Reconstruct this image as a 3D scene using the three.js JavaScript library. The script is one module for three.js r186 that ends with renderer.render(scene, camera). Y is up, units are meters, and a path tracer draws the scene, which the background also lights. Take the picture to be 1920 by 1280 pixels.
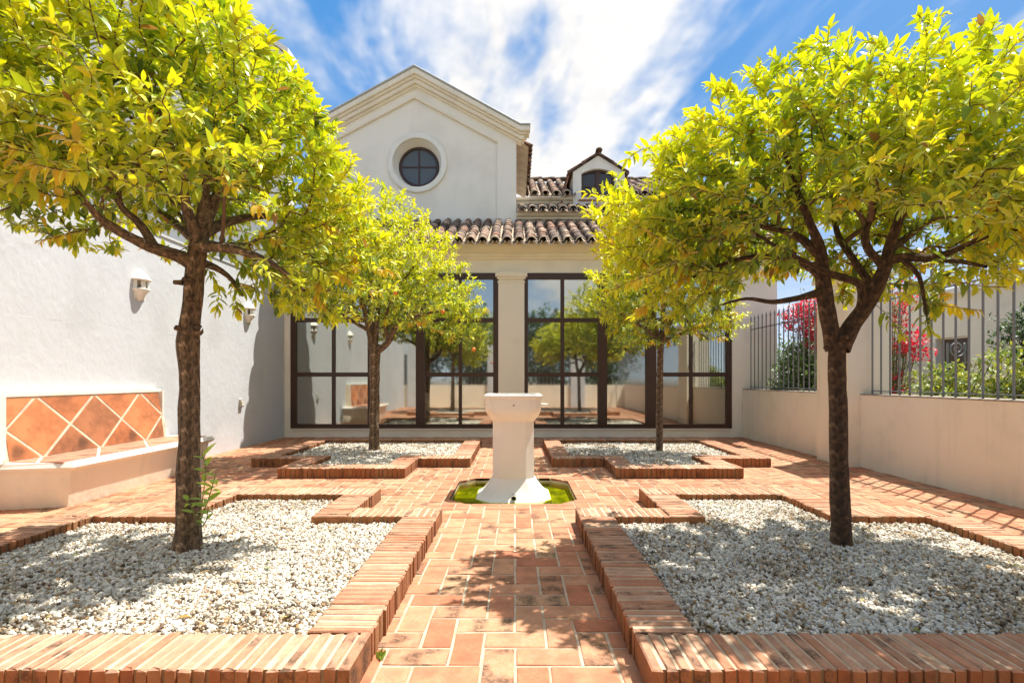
import * as THREE from 'three';
import { mergeGeometries } from 'three/addons/utils/BufferGeometryUtils.js';

// ---------------------------------------------------------------- camera, sky, sun, exposure
const scene = new THREE.Scene();
const F = 956, CX = 966, CY = 711, EYE = 1.2;
const camera = new THREE.PerspectiveCamera(2 * Math.atan(640 / F) * 180 / Math.PI, 1.5, 0.05, 600);
camera.position.set(0, EYE, 0);
camera.lookAt(0, EYE, -10);
camera.setViewOffset(1920, 1280, 960 - CX, 640 - CY, 1920, 1280);
camera.updateProjectionMatrix();

const renderer = new THREE.WebGLRenderer({ antialias: true });
renderer.toneMapping = THREE.LinearToneMapping;
renderer.toneMappingExposure = 2.88;
renderer.shadowMap.enabled = true;

const SUN = new THREE.Vector3(0.37, 1, -0.273).normalize();
const sun = new THREE.DirectionalLight(new THREE.Color(1, 0.965, 0.905), 3.1);
sun.position.copy(SUN).multiplyScalar(40);
sun.castShadow = true;
Object.assign(sun.shadow.camera, { left: -16, right: 16, top: 16, bottom: -16, near: 1, far: 90 });
sun.shadow.mapSize.set(4096, 4096);
sun.shadow.radius = 1;
scene.add(sun);

// ---------------------------------------------------------------- noise and random numbers
function rngOf(seed) { let s = seed >>> 0; return () => { s = (s + 0x6d2b79f5) | 0; let t = Math.imul(s ^ (s >>> 15), 1 | s); t = (t + Math.imul(t ^ (t >>> 7), 61 | t)) ^ t; return ((t ^ (t >>> 14)) >>> 0) / 4294967296; }; }
const hash2 = (x, y, s = 0) => { let h = Math.imul(x | 0, 374761393) ^ Math.imul(y | 0, 668265263) ^ Math.imul(s | 0, 2246822519); h = Math.imul(h ^ (h >>> 13), 1274126177); return ((h ^ (h >>> 16)) >>> 0) / 4294967296; };
const hash3 = (x, y, z) => hash2(x + z * 57, y - z * 131, z);
const sm = (t) => t * t * (3 - 2 * t);
const lerp = (a, b, t) => a + (b - a) * t;
const clamp = (x, a = 0, b = 1) => Math.min(b, Math.max(a, x));
const sstep = (a, b, x) => sm(clamp((x - a) / (b - a)));
function vnoise(x, y, s = 0, per = 0) {
  const ix = Math.floor(x), iy = Math.floor(y), fx = sm(x - ix), fy = sm(y - iy);
  const w = (k) => (per ? ((k % per) + per) % per : k);
  return lerp(lerp(hash2(w(ix), w(iy), s), hash2(w(ix + 1), w(iy), s), fx), lerp(hash2(w(ix), w(iy + 1), s), hash2(w(ix + 1), w(iy + 1), s), fx), fy);
}
function fbm(x, y, s = 0, oct = 5, per = 0) { let v = 0, a = 0.5, n = 0; for (let i = 0; i < oct; i++) { v += a * vnoise(x, y, s + i * 17, per); n += a; a *= 0.5; x *= 2; y *= 2; per *= 2; } return v / n; }
function noise3(x, y, z) {
  const ix = Math.floor(x), iy = Math.floor(y), iz = Math.floor(z), fx = sm(x - ix), fy = sm(y - iy), fz = sm(z - iz);
  const c = (a, b, d) => hash3(ix + a, iy + b, iz + d);
  return lerp(lerp(lerp(c(0, 0, 0), c(1, 0, 0), fx), lerp(c(0, 1, 0), c(1, 1, 0), fx), fy), lerp(lerp(c(0, 0, 1), c(1, 0, 1), fx), lerp(c(0, 1, 1), c(1, 1, 1), fx), fy), fz);
}

// ---------------------------------------------------------------- sky: clear air and streaks of high cloud, all round
{
  const W = 2048, H = 1024, d = new Float32Array(W * H * 4);
  for (let r = 0; r < H; r++) {
    const up = ((r + 0.5) / H - 0.5) * Math.PI, y = Math.sin(up), cy = Math.cos(up);
    for (let c = 0; c < W; c++) {
      const a = ((c + 0.5) / W - 0.5) * 2 * Math.PI, x = Math.cos(a) * cy, z = Math.sin(a) * cy, o = (r * W + c) * 4;
      let R = 0.30, G = 0.29, B = 0.27;
      if (y > 0) {
        const hz = Math.pow(1 - y, 3.4);
        R = lerp(0.018, 0.31, hz); G = lerp(0.105, 0.36, hz); B = lerp(0.265, 0.41, hz);
        const k = 1 / (y + 0.04), px = x * k, pz = z * k;
        const qx = px + 0.34 * (fbm(px * 0.9 + 3, pz * 0.7 + 9, 5, 3) - 0.5) - 0.10 * (pz + 1.6), qz = pz;
        const puff = fbm(qx * 3.4 + 4, qz * 2.1 + 7, 23, 7), fibre = fbm(qx * 13 + 11 + 0.9 * puff, qz * 2.6 - qx * 2.0, 11, 6), veil = fbm(qx * 1.5 + 20, qz * 0.9 + 5, 37, 4), speck = fbm(qx * 30, qz * 22, 61, 4);
        const band = 1 - sstep(0.12, 0.70, Math.abs(qx - 0.10));
        let cl = sstep(0.24, 0.92, band * 0.74 + (puff - 0.5) * 1.15 + (fibre - 0.5) * 0.55 + (speck - 0.5) * 0.22 + 0.30 * sstep(0.42, 0.70, veil) + 0.13);
        cl = clamp(cl + 0.10 * sstep(0.45, 0.7, fibre)) * sstep(0.0, 0.10, y);
        const shade = 0.86 + 0.20 * puff + 0.10 * (speck - 0.5);
        R = lerp(R, 0.37 * shade, cl); G = lerp(G, 0.364 * shade, cl); B = lerp(B, 0.358 * shade, cl);
        const s = x * SUN.x + y * SUN.y + z * SUN.z, glow = 0.55 * Math.pow(Math.max(0, s), 16);
        R += glow; G += glow * 0.97; B += glow * 0.9;
      }
      d[o] = R; d[o + 1] = G; d[o + 2] = B; d[o + 3] = 1;
    }
  }
  const t = new THREE.DataTexture(d, W, H, THREE.RGBAFormat, THREE.FloatType);
  t.mapping = THREE.EquirectangularReflectionMapping; t.magFilter = THREE.LinearFilter; t.needsUpdate = true;
  scene.background = t; scene.environment = t;
}

// ---------------------------------------------------------------- helpers
const used = new Map();
function numbered(n) { const k = used.get(n) || 0; used.set(n, k + 1); return k ? n + '_' + String(k).padStart(3, '0') : n; }
function tag(o, label, category, group) { o.userData.label = label; if (category) o.userData.category = category; if (group) o.userData.group = group; return o; }
function thing(name, label, category, pos = [0, 0, 0], group) {
  const g = new THREE.Group(); g.name = numbered(name); g.position.set(...pos); scene.add(g); return tag(g, label, category, group);
}
function mesh(name, geo, mat, parent = scene) {
  const m = new THREE.Mesh(geo, mat); m.name = parent === scene ? numbered(name) : name; m.castShadow = m.receiveShadow = true; parent.add(m); return m;
}
function structure(name, geo, mat, label) { const m = mesh(name, geo, mat); m.userData.kind = 'structure'; if (label) m.userData.label = label; return m; }
const at = (px, py, z) => new THREE.Vector3((px - CX) / F * z, EYE + (CY - py) / F * z, -z);
const V = (x, y, z) => new THREE.Vector3(x, y, z);

// box with uv in metres, from corner to corner
function box(x0, y0, z0, x1, y1, z1) {
  const w = Math.abs(x1 - x0), h = Math.abs(y1 - y0), d = Math.abs(z1 - z0), g = new THREE.BoxGeometry(w, h, d), uv = g.attributes.uv, p = g.attributes.position, n = g.attributes.normal;
  g.translate((x0 + x1) / 2, (y0 + y1) / 2, (z0 + z1) / 2);
  for (let i = 0; i < uv.count; i++) {
    const X = p.getX(i), Y = p.getY(i), Z = p.getZ(i);
    if (Math.abs(n.getX(i)) > 0.5) uv.setXY(i, Z, Y); else if (Math.abs(n.getY(i)) > 0.5) uv.setXY(i, X, Z); else uv.setXY(i, X, Y);
  }
  return g;
}
function uvFlat(g) {   // uv in metres by the dominant axis of each face
  const q = g.index ? g.toNonIndexed() : g; q.computeVertexNormals();
  const p = q.attributes.position, n = q.attributes.normal, uv = new Float32Array(p.count * 2);
  for (let i = 0; i < p.count; i++) {
    const ax = Math.abs(n.getX(i)), ay = Math.abs(n.getY(i)), az = Math.abs(n.getZ(i));
    if (ax >= ay && ax >= az) { uv[2 * i] = p.getZ(i); uv[2 * i + 1] = p.getY(i); } else if (ay >= az) { uv[2 * i] = p.getX(i); uv[2 * i + 1] = p.getZ(i); } else { uv[2 * i] = p.getX(i); uv[2 * i + 1] = p.getY(i); }
  }
  q.setAttribute('uv', new THREE.BufferAttribute(uv, 2)); return q;
}
const merge = (list, keep) => mergeGeometries(list.map((g) => { const q = g.index ? g.toNonIndexed() : g; for (const k of Object.keys(q.attributes)) if (!(keep || ['position', 'normal', 'uv']).includes(k)) q.deleteAttribute(k); return q; }));
function extrude(pts, depth, z, bevel = 0) {   // xy outline, extruded from z towards +z
  const s = pts instanceof THREE.Shape ? pts : new THREE.Shape(pts.map(([x, y]) => new THREE.Vector2(x, y)));
  const g = new THREE.ExtrudeGeometry(s, { depth: depth - 2 * bevel, bevelEnabled: bevel > 0, bevelSize: bevel, bevelThickness: bevel, bevelSegments: 1, bevelOffset: -bevel, curveSegments: 40 });
  g.translate(0, 0, z + bevel); return uvFlat(g);
}
function cylinderBetween(a, b, r0, r1, seg = 8) {
  const d = b.clone().sub(a), g = new THREE.CylinderGeometry(r1, r0, d.length(), seg, 1);
  g.translate(0, d.length() / 2, 0); g.applyQuaternion(new THREE.Quaternion().setFromUnitVectors(V(0, 1, 0), d.normalize())); g.translate(a.x, a.y, a.z); return g;
}

// ---------------------------------------------------------------- textures and materials
function texture(n, fn, srgb, rx = 1, ry = 1) {
  const d = new Uint8Array(n * n * 4);
  for (let y = 0; y < n; y++) for (let x = 0; x < n; x++) { const v = fn(x / n, y / n), o = (y * n + x) * 4; for (let k = 0; k < 3; k++) d[o + k] = clamp(Array.isArray(v) ? v[k] : v) * 255; d[o + 3] = 255; }
  const t = new THREE.DataTexture(d, n, n); t.wrapS = t.wrapT = THREE.RepeatWrapping; t.magFilter = THREE.LinearFilter; t.minFilter = THREE.LinearMipmapLinearFilter; t.generateMipmaps = true;
  if (srgb) t.colorSpace = THREE.SRGBColorSpace; t.repeat.set(rx, ry); t.needsUpdate = true; return t;
}
const again = (t, rx, ry = rx) => { const c = t.clone(); c.repeat.set(rx, ry); c.needsUpdate = true; return c; };
const col = (r, g, b) => new THREE.Color().setRGB(r, g, b);
const std = (o) => new THREE.MeshStandardMaterial({ roughness: 0.85, metalness: 0, ...o });

const plasterBump = texture(512, (u, v) => 0.62 * fbm(u * 5, v * 5, 3, 4, 5) + 0.38 * fbm(u * 40, v * 28, 9, 3, 1000));
const plasterMap = texture(512, (u, v) => { const a = fbm(u * 4, v * 4, 71, 5, 4), b = fbm(u * 22, v * 3, 77, 4, 22), s = 0.975 - 0.035 * sstep(0.5, 0.8, a) - 0.008 * sstep(0.55, 0.8, b); return [s, s * (0.998 - 0.004 * a), s * (0.992 - 0.012 * a)]; }, true);
const stainMap = texture(512, (u, v) => { const a = fbm(u * 3, v * 3, 171, 5, 3), b = fbm(u * 30, v * 2, 177, 4, 30), c = fbm(u * 9, v * 9, 181, 4, 9), s = 0.97 - 0.025 * sstep(0.48, 0.8, b) * sstep(0.3, 0.7, a) - 0.025 * sstep(0.55, 0.8, c); return [s, s * (0.99 - 0.02 * a), s * (0.975 - 0.05 * a)]; }, true);
const grainOf = (dirt) => texture(512, (u, v) => { const a = fbm(u * 6, v * 6, 41, 5, 6), b = fbm(u * 40, v * 40, 47, 3, 40), c = fbm(u * 5 + 5, v * 5, 53, 6, 5), dk = dirt * sstep(0.40, 0.70, c) * (0.35 + 0.9 * sstep(0.3, 0.7, b)), pale = sstep(0.55, 0.75, fbm(u * 9, v * 9 + 3, 59, 4, 9)); const s = 0.93 + 0.22 * (a - 0.5) + 0.14 * (b - 0.5) - 0.5 * dk; return [s, s * (0.985 + 0.04 * dk + 0.04 * pale), s * (0.97 + 0.05 * dk + 0.07 * pale)]; }, true);
const grain = grainOf(0.12), grainDirty = grainOf(0.62);
const grainBump = texture(256, (u, v) => 0.5 * fbm(u * 10, v * 10, 61, 4, 10) + 0.5 * fbm(u * 60, v * 60, 67, 2, 60));
const barkMap = texture(512, (u, v) => { const a = fbm(u * 14, v * 5, 83, 5, 14), b = fbm(u * 4, v * 4, 89, 4, 4), c = fbm(u * 30, v * 30, 97, 2, 30); const s = 0.45 + 0.75 * (a - 0.35) + 0.25 * (c - 0.5), g = sstep(0.55, 0.72, b) * 0.28; return [s + g, s * 0.95 + g, s * 0.86 + g]; }, true);
const barkBump = texture(256, (u, v) => 0.7 * fbm(u * 16, v * 6, 101, 5, 16) + 0.3 * fbm(u * 40, v * 30, 103, 2, 1000));
const lichen = texture(512, (u, v) => { const a = fbm(u * 8, v * 8, 111, 5, 8), b = fbm(u * 30, v * 30, 113, 3, 30), w = sstep(0.52, 0.66, a), k = sstep(0.5, 0.7, fbm(u * 5 + 2, v * 5, 117, 4, 5)); const s = 0.72 + 0.4 * (b - 0.5) - 0.40 * k; return [s + 0.25 * w * (1 - k), s + 0.24 * w * (1 - k), s + 0.22 * w * (1 - k)]; }, true);

const M = {
  wall: std({ color: col(0.595, 0.612, 0.63), map: again(plasterMap, 0.4), bumpMap: again(plasterBump, 0.55), bumpScale: 0.008, roughness: 0.9 }),
  house: std({ color: col(0.90, 0.845, 0.74), map: again(plasterMap, 0.35), bumpMap: again(plasterBump, 0.7), bumpScale: 0.005, roughness: 0.9 }),
  trim: std({ color: col(0.90, 0.815, 0.66), map: again(plasterMap, 0.5), bumpMap: again(plasterBump, 0.9), bumpScale: 0.003, roughness: 0.85 }),
  stained: std({ color: col(0.92, 0.85, 0.72), map: again(stainMap, 0.45), bumpMap: again(plasterBump, 0.7), bumpScale: 0.008, roughness: 0.92 }),
  paint: std({ color: col(0.88, 0.84, 0.745), map: again(plasterMap, 0.9), bumpMap: again(plasterBump, 1.6), bumpScale: 0.003, roughness: 0.6 }),
  frame: std({ color: col(0.050, 0.021, 0.011), roughness: 0.45, bumpMap: again(grainBump, 3, 1), bumpScale: 0.0008 }),
  iron: std({ color: col(0.19, 0.19, 0.195), roughness: 0.55, metalness: 0.2 }),
  cap: std({ color: col(0.42, 0.43, 0.41), roughness: 0.6 }),
  mortar: std({ color: col(0.60, 0.47, 0.335), map: again(grain, 2), bumpMap: again(grainBump, 4), bumpScale: 0.002, roughness: 0.95 }),
  pane: new THREE.MeshPhysicalMaterial({ color: col(0.66, 0.68, 0.63), metalness: 1, roughness: 0.035, transparent: true, opacity: 0.54 }),
  paneDark: std({ color: col(0.018, 0.026, 0.045), roughness: 0.12 }),
  paneFrost: std({ color: col(0.10, 0.11, 0.115), roughness: 0.25 }),
  bark: std({ color: col(0.54, 0.39, 0.27), map: again(barkMap, 1, 1.6), bumpMap: again(barkBump, 1, 1.6), bumpScale: 0.012, roughness: 0.95 }),
  twig: std({ color: col(0.14, 0.085, 0.05), roughness: 0.95 }),
  soil: std({ color: col(0.40, 0.26, 0.125), map: again(grain, 1.5), roughness: 1 }),
};

// ---------------------------------------------------------------- bricks
// a brick lying at the origin, x long, y up from 0 to h, z across; worn corners, chamfered top edges, own patch of the grain texture
function brickGeo(l, h, w, c, rng, wear = 0.006, side = false) {
  const j = () => (rng() - 0.5) * wear, U = rng() * 7, Vv = rng() * 7, p = [], uv = [], cl = [], sd = 0.75 + 0.35 * rng(); let tone = [1, 1, 1];
  const ring = (ix, y) => [[-l / 2 + ix, y, -w / 2 + ix], [l / 2 - ix, y, -w / 2 + ix], [l / 2 - ix, y, w / 2 - ix], [-l / 2 + ix, y, w / 2 - ix]];
  const base = ring(0, 0), mid = ring(0, h - c).map(([x, y, z]) => [x + j(), y + j() * 0.6, z + j()]), top = ring(c, h).map(([x, y, z]) => [x + j(), y + j() * 0.5, z + j()]);
  base.forEach((b, i) => { b[0] = mid[i][0]; b[2] = mid[i][2]; });
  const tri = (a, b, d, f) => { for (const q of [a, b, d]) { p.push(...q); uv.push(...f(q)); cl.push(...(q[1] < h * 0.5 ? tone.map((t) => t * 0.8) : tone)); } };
  const fT = (q) => [(q[0] + U) * 2.6, (q[2] + Vv) * 2.6];
  const quad = (a, b, d, e, f) => { tri(a, d, b, f); tri(a, e, d, f); };
  quad(top[0], top[1], top[2], top[3], fT);
  for (let i = 0; i < 4; i++) {
    const k = (i + 1) % 4, f = i % 2 ? (q) => [(q[2] + U) * 2.6, (q[1] + Vv) * 2.6] : (q) => [(q[0] + U) * 2.6, (q[1] + Vv) * 2.6];
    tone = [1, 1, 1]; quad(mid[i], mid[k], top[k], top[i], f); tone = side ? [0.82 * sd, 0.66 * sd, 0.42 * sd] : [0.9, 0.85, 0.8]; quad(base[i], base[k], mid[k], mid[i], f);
  }
  const g = new THREE.BufferGeometry();
  g.setAttribute('position', new THREE.Float32BufferAttribute(p, 3)); g.setAttribute('uv', new THREE.Float32BufferAttribute(uv, 2)); g.setAttribute('color', new THREE.Float32BufferAttribute(cl, 3)); g.computeVertexNormals(); return g;
}
const R0 = rngOf(11);
const brickMat = (r, g, b, d) => std({ color: col(r, g, b), vertexColors: true, map: d ? grainDirty : grain, bumpMap: again(grainBump, 2), bumpScale: 0.0025, roughness: 0.93 });
const paverMats = [brickMat(0.57, 0.24, 0.125), brickMat(0.60, 0.29, 0.16), brickMat(0.51, 0.19, 0.095), brickMat(0.56, 0.28, 0.155, 1), brickMat(0.57, 0.32, 0.175, 1), brickMat(0.50, 0.23, 0.12, 1), brickMat(0.60, 0.26, 0.14), brickMat(0.59, 0.30, 0.165)];
const borderMats = [brickMat(0.54, 0.275, 0.16), brickMat(0.56, 0.30, 0.18), brickMat(0.53, 0.24, 0.13), brickMat(0.54, 0.28, 0.165, 1), brickMat(0.50, 0.26, 0.15, 1), brickMat(0.58, 0.33, 0.205), brickMat(0.55, 0.25, 0.14)];

// ---------------------------------------------------------------- ground and brick pavement
const AX = -0.055, ZF = 10.6, LX = -4.8, RX = 4.73, POOLX = -0.02, POOLZ = -5.55, PH = 0.64, PC = 0.18;
{
  const g = new THREE.PlaneGeometry(900, 900, 1, 1); g.rotateX(-Math.PI / 2); g.translate(0, -0.16, 0);
  const gr = structure('ground', g, std({ color: col(0.28, 0.25, 0.21), map: again(grain, 200), roughness: 1 }));
  const poolPoly = [[PH - PC, -PH], [PH, -PH + PC], [PH, PH - PC], [PH - PC, PH], [-PH + PC, PH], [-PH, PH - PC], [-PH, -PH + PC], [-PH + PC, -PH]].map(([x, z]) => [POOLX + x, POOLZ + z]);
  // mortar bed with a hole for the pool
  const s = new THREE.Shape([[LX - 0.2, -ZF - 0.1], [RX + 0.2, -ZF - 0.1], [RX + 0.2, 0.9], [LX - 0.2, 0.9]].map(([x, z]) => new THREE.Vector2(x, -z)));
  s.holes.push(new THREE.Path(poolPoly.map(([x, z]) => new THREE.Vector2(x, -z))));
  const mg = new THREE.ExtrudeGeometry(s, { depth: 0.1, bevelEnabled: false }); mg.rotateX(-Math.PI / 2); mg.translate(0, -0.1045, 0);
  const pav = new THREE.Group(); pav.name = numbered('brick_pavement'); pav.userData.kind = 'structure'; scene.add(pav);
  mesh('mortar', uvFlat(mg), M.mortar, pav);

  const W = 0.1425, L = 0.285, J = 0.012;
  const geos = []; for (let i = 0; i < 12; i++) geos.push(brickGeo(L - J, 0.03, W - J, 0.004, R0, 0.005));
  const cells = [];
  for (let i = -36; i < 36; i++) for (let k = -80; k < 8; k++) {
    const m = (((i - k) % 4) + 4) % 4;
    if (m === 0) cells.push([i * W + W, k * W + W / 2, 0]); else if (m === 3) cells.push([i * W + W / 2, k * W + W, 1]);
  }
  const bedHas = (x, z) => { const u = Math.abs(x - AX) - 0.555, zz = -z; let v = zz < 5.6 ? 5.06 - zz : zz - 6.17; if (u < 0.17 || u > 2.85 || v < 0.15 || v > 3.0) return false; if (v < 0.93 && (u < 0.86 || u > 2.14)) return false; return true; };
  const rows = [], stuff = paverMats.map(() => []);
  const inPool = (x, z) => { const a = Math.abs(x - POOLX), b = Math.abs(z - POOLZ); return a < PH && b < PH && a + b < 2 * PH - PC; };
  const clip = (poly, ax, az, bx, bz, keepOut) => {   // half plane of the directed edge a -> b
    const out = [], side = (p) => ((bx - ax) * (p[1] - az) - (bz - az) * (p[0] - ax)) * (keepOut ? -1 : 1);
    for (let i = 0; i < poly.length; i++) { const a = poly[i], b = poly[(i + 1) % poly.length], sa = side(a), sb = side(b); if (sa >= 0) out.push(a); if ((sa >= 0) !== (sb >= 0)) { const t = sa / (sa - sb); out.push([lerp(a[0], b[0], t), lerp(a[1], b[1], t)]); } }
    return out;
  };
  const cutGeos = [];
  for (const [x, z, turn] of cells) {
    if (x < LX - 0.05 || x > RX + 0.05 || z < -ZF - 0.02 || z > 0.75 || bedHas(x, z)) continue;
    const hx = (turn ? W : L) / 2 - J / 2, hz = (turn ? L : W) / 2 - J / 2;
    const corners = [[x - hx, z - hz], [x + hx, z - hz], [x + hx, z + hz], [x - hx, z + hz]];
    const n = corners.filter(([a, b]) => inPool(a, b)).length + (inPool(x, z) ? 1 : 0);
    if (n === 5) continue;
    if (n > 0 || (Math.abs(x - POOLX) < PH + 0.15 && Math.abs(z - POOLZ) < PH + 0.15)) {
      let poly = corners; const pieces = [];
      for (let i = 0; i < 8; i++) { const a = poolPoly[i], b = poolPoly[(i + 1) % 8]; const out = clip(poly, a[0], a[1], b[0], b[1], true); if (out.length > 2) pieces.push(out); poly = clip(poly, a[0], a[1], b[0], b[1], false); if (poly.length < 3) break; }
      for (const q of pieces) { const area = Math.abs(q.reduce((s2, p, i) => { const r = q[(i + 1) % q.length]; return s2 + p[0] * r[1] - p[1] * r[0]; }, 0)) / 2; if (area < 0.0004) continue; const g2 = new THREE.ExtrudeGeometry(new THREE.Shape(q.map(([a, b]) => new THREE.Vector2(a, -b))), { depth: 0.03, bevelEnabled: false }); g2.rotateX(-Math.PI / 2); g2.translate(0, -0.03 + hash2(x * 99, z * 99) * 0.002, 0); const g3 = uvFlat(g2); g3.setAttribute('color', new THREE.BufferAttribute(new Float32Array(g3.attributes.position.count * 3).fill(0.95), 3)); cutGeos.push(g3); }
      continue;
    }
    rows.push([x, z, turn]);
  }
  const score = ([x, z]) => { const d = -z, px = Math.abs(x / d); return d < 1.95 || px > 1.02 ? -d * 0.001 : 1 / d; };
  rows.sort((a, b) => score(b) - score(a));
  const q = new THREE.Quaternion(), up = V(0, 1, 0), mtx = new THREE.Matrix4();
  rows.forEach(([x, z, turn], i) => {
    const g = geos[Math.floor(R0() * 12)], far = sstep(3, 8, -z), mi = Math.floor(R0() * paverMats.length), y = -0.03 + (R0() - 0.5) * 0.0025;
    q.setFromAxisAngle(up, (turn ? Math.PI / 2 : 0) + (R0() < 0.5 ? Math.PI : 0) + (R0() - 0.5) * 0.012);
    mtx.compose(V(x + (R0() - 0.5) * 0.003, y, z + (R0() - 0.5) * 0.003), q, V(1, 1, 1));
    if (i < 300) { const b = mesh('brick', g, paverMats[mi], pav); b.applyMatrix4(mtx); } else stuff[mi].push(g.clone().applyMatrix4(mtx));
  });
  stuff[0].push(...cutGeos);
  // the pavers past the three hundred nearest: one part, one material group per tone
  const parts = stuff.filter((a) => a.length).map((a) => merge(a, ['position', 'normal', 'uv', 'color'])), all = mergeGeometries(parts, true);
  const m = mesh('pavers', all, paverMats.slice(0, parts.length), pav); m.userData.kind = 'stuff';

  // pool: walls and floor with green water
  const inner = poolPoly.map(([x, z]) => new THREE.Vector2(x, -z)), outer = poolPoly.map(([x, z]) => new THREE.Vector2(POOLX + (x - POOLX) * 1.02, -(POOLZ + (z - POOLZ) * 1.02)));
  const bs = new THREE.Shape(outer), fl = new THREE.ExtrudeGeometry(bs, { depth: 0.02, bevelEnabled: false }); fl.rotateX(-Math.PI / 2); fl.translate(0, -0.118, 0);
  const algae = texture(256, (u, v) => { const a = fbm(u * 5, v * 5, 211, 5, 5), b = fbm(u * 24, v * 24, 213, 3, 24); return [0.70 + 1.1 * (a - 0.5) + 0.3 * (b - 0.5), 0.69 + 0.95 * (a - 0.5) + 0.3 * (b - 0.5), 0.07]; }, true);
  structure('pool_floor', uvFlat(fl), std({ color: col(0.82, 0.84, 0.5), map: again(algae, 1.2), roughness: 1 }));
  const ws = new THREE.ExtrudeGeometry(new THREE.Shape(inner), { depth: 0.004, bevelEnabled: false }); ws.rotateX(-Math.PI / 2); ws.translate(0, -0.052, 0);
  structure('water', uvFlat(ws), new THREE.MeshPhysicalMaterial({ color: col(0.80, 0.82, 0.10), transmission: 1, thickness: 0, roughness: 0.02, ior: 1.33, bumpMap: again(plasterBump, 2), bumpScale: 0.0012 }));
}

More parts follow.
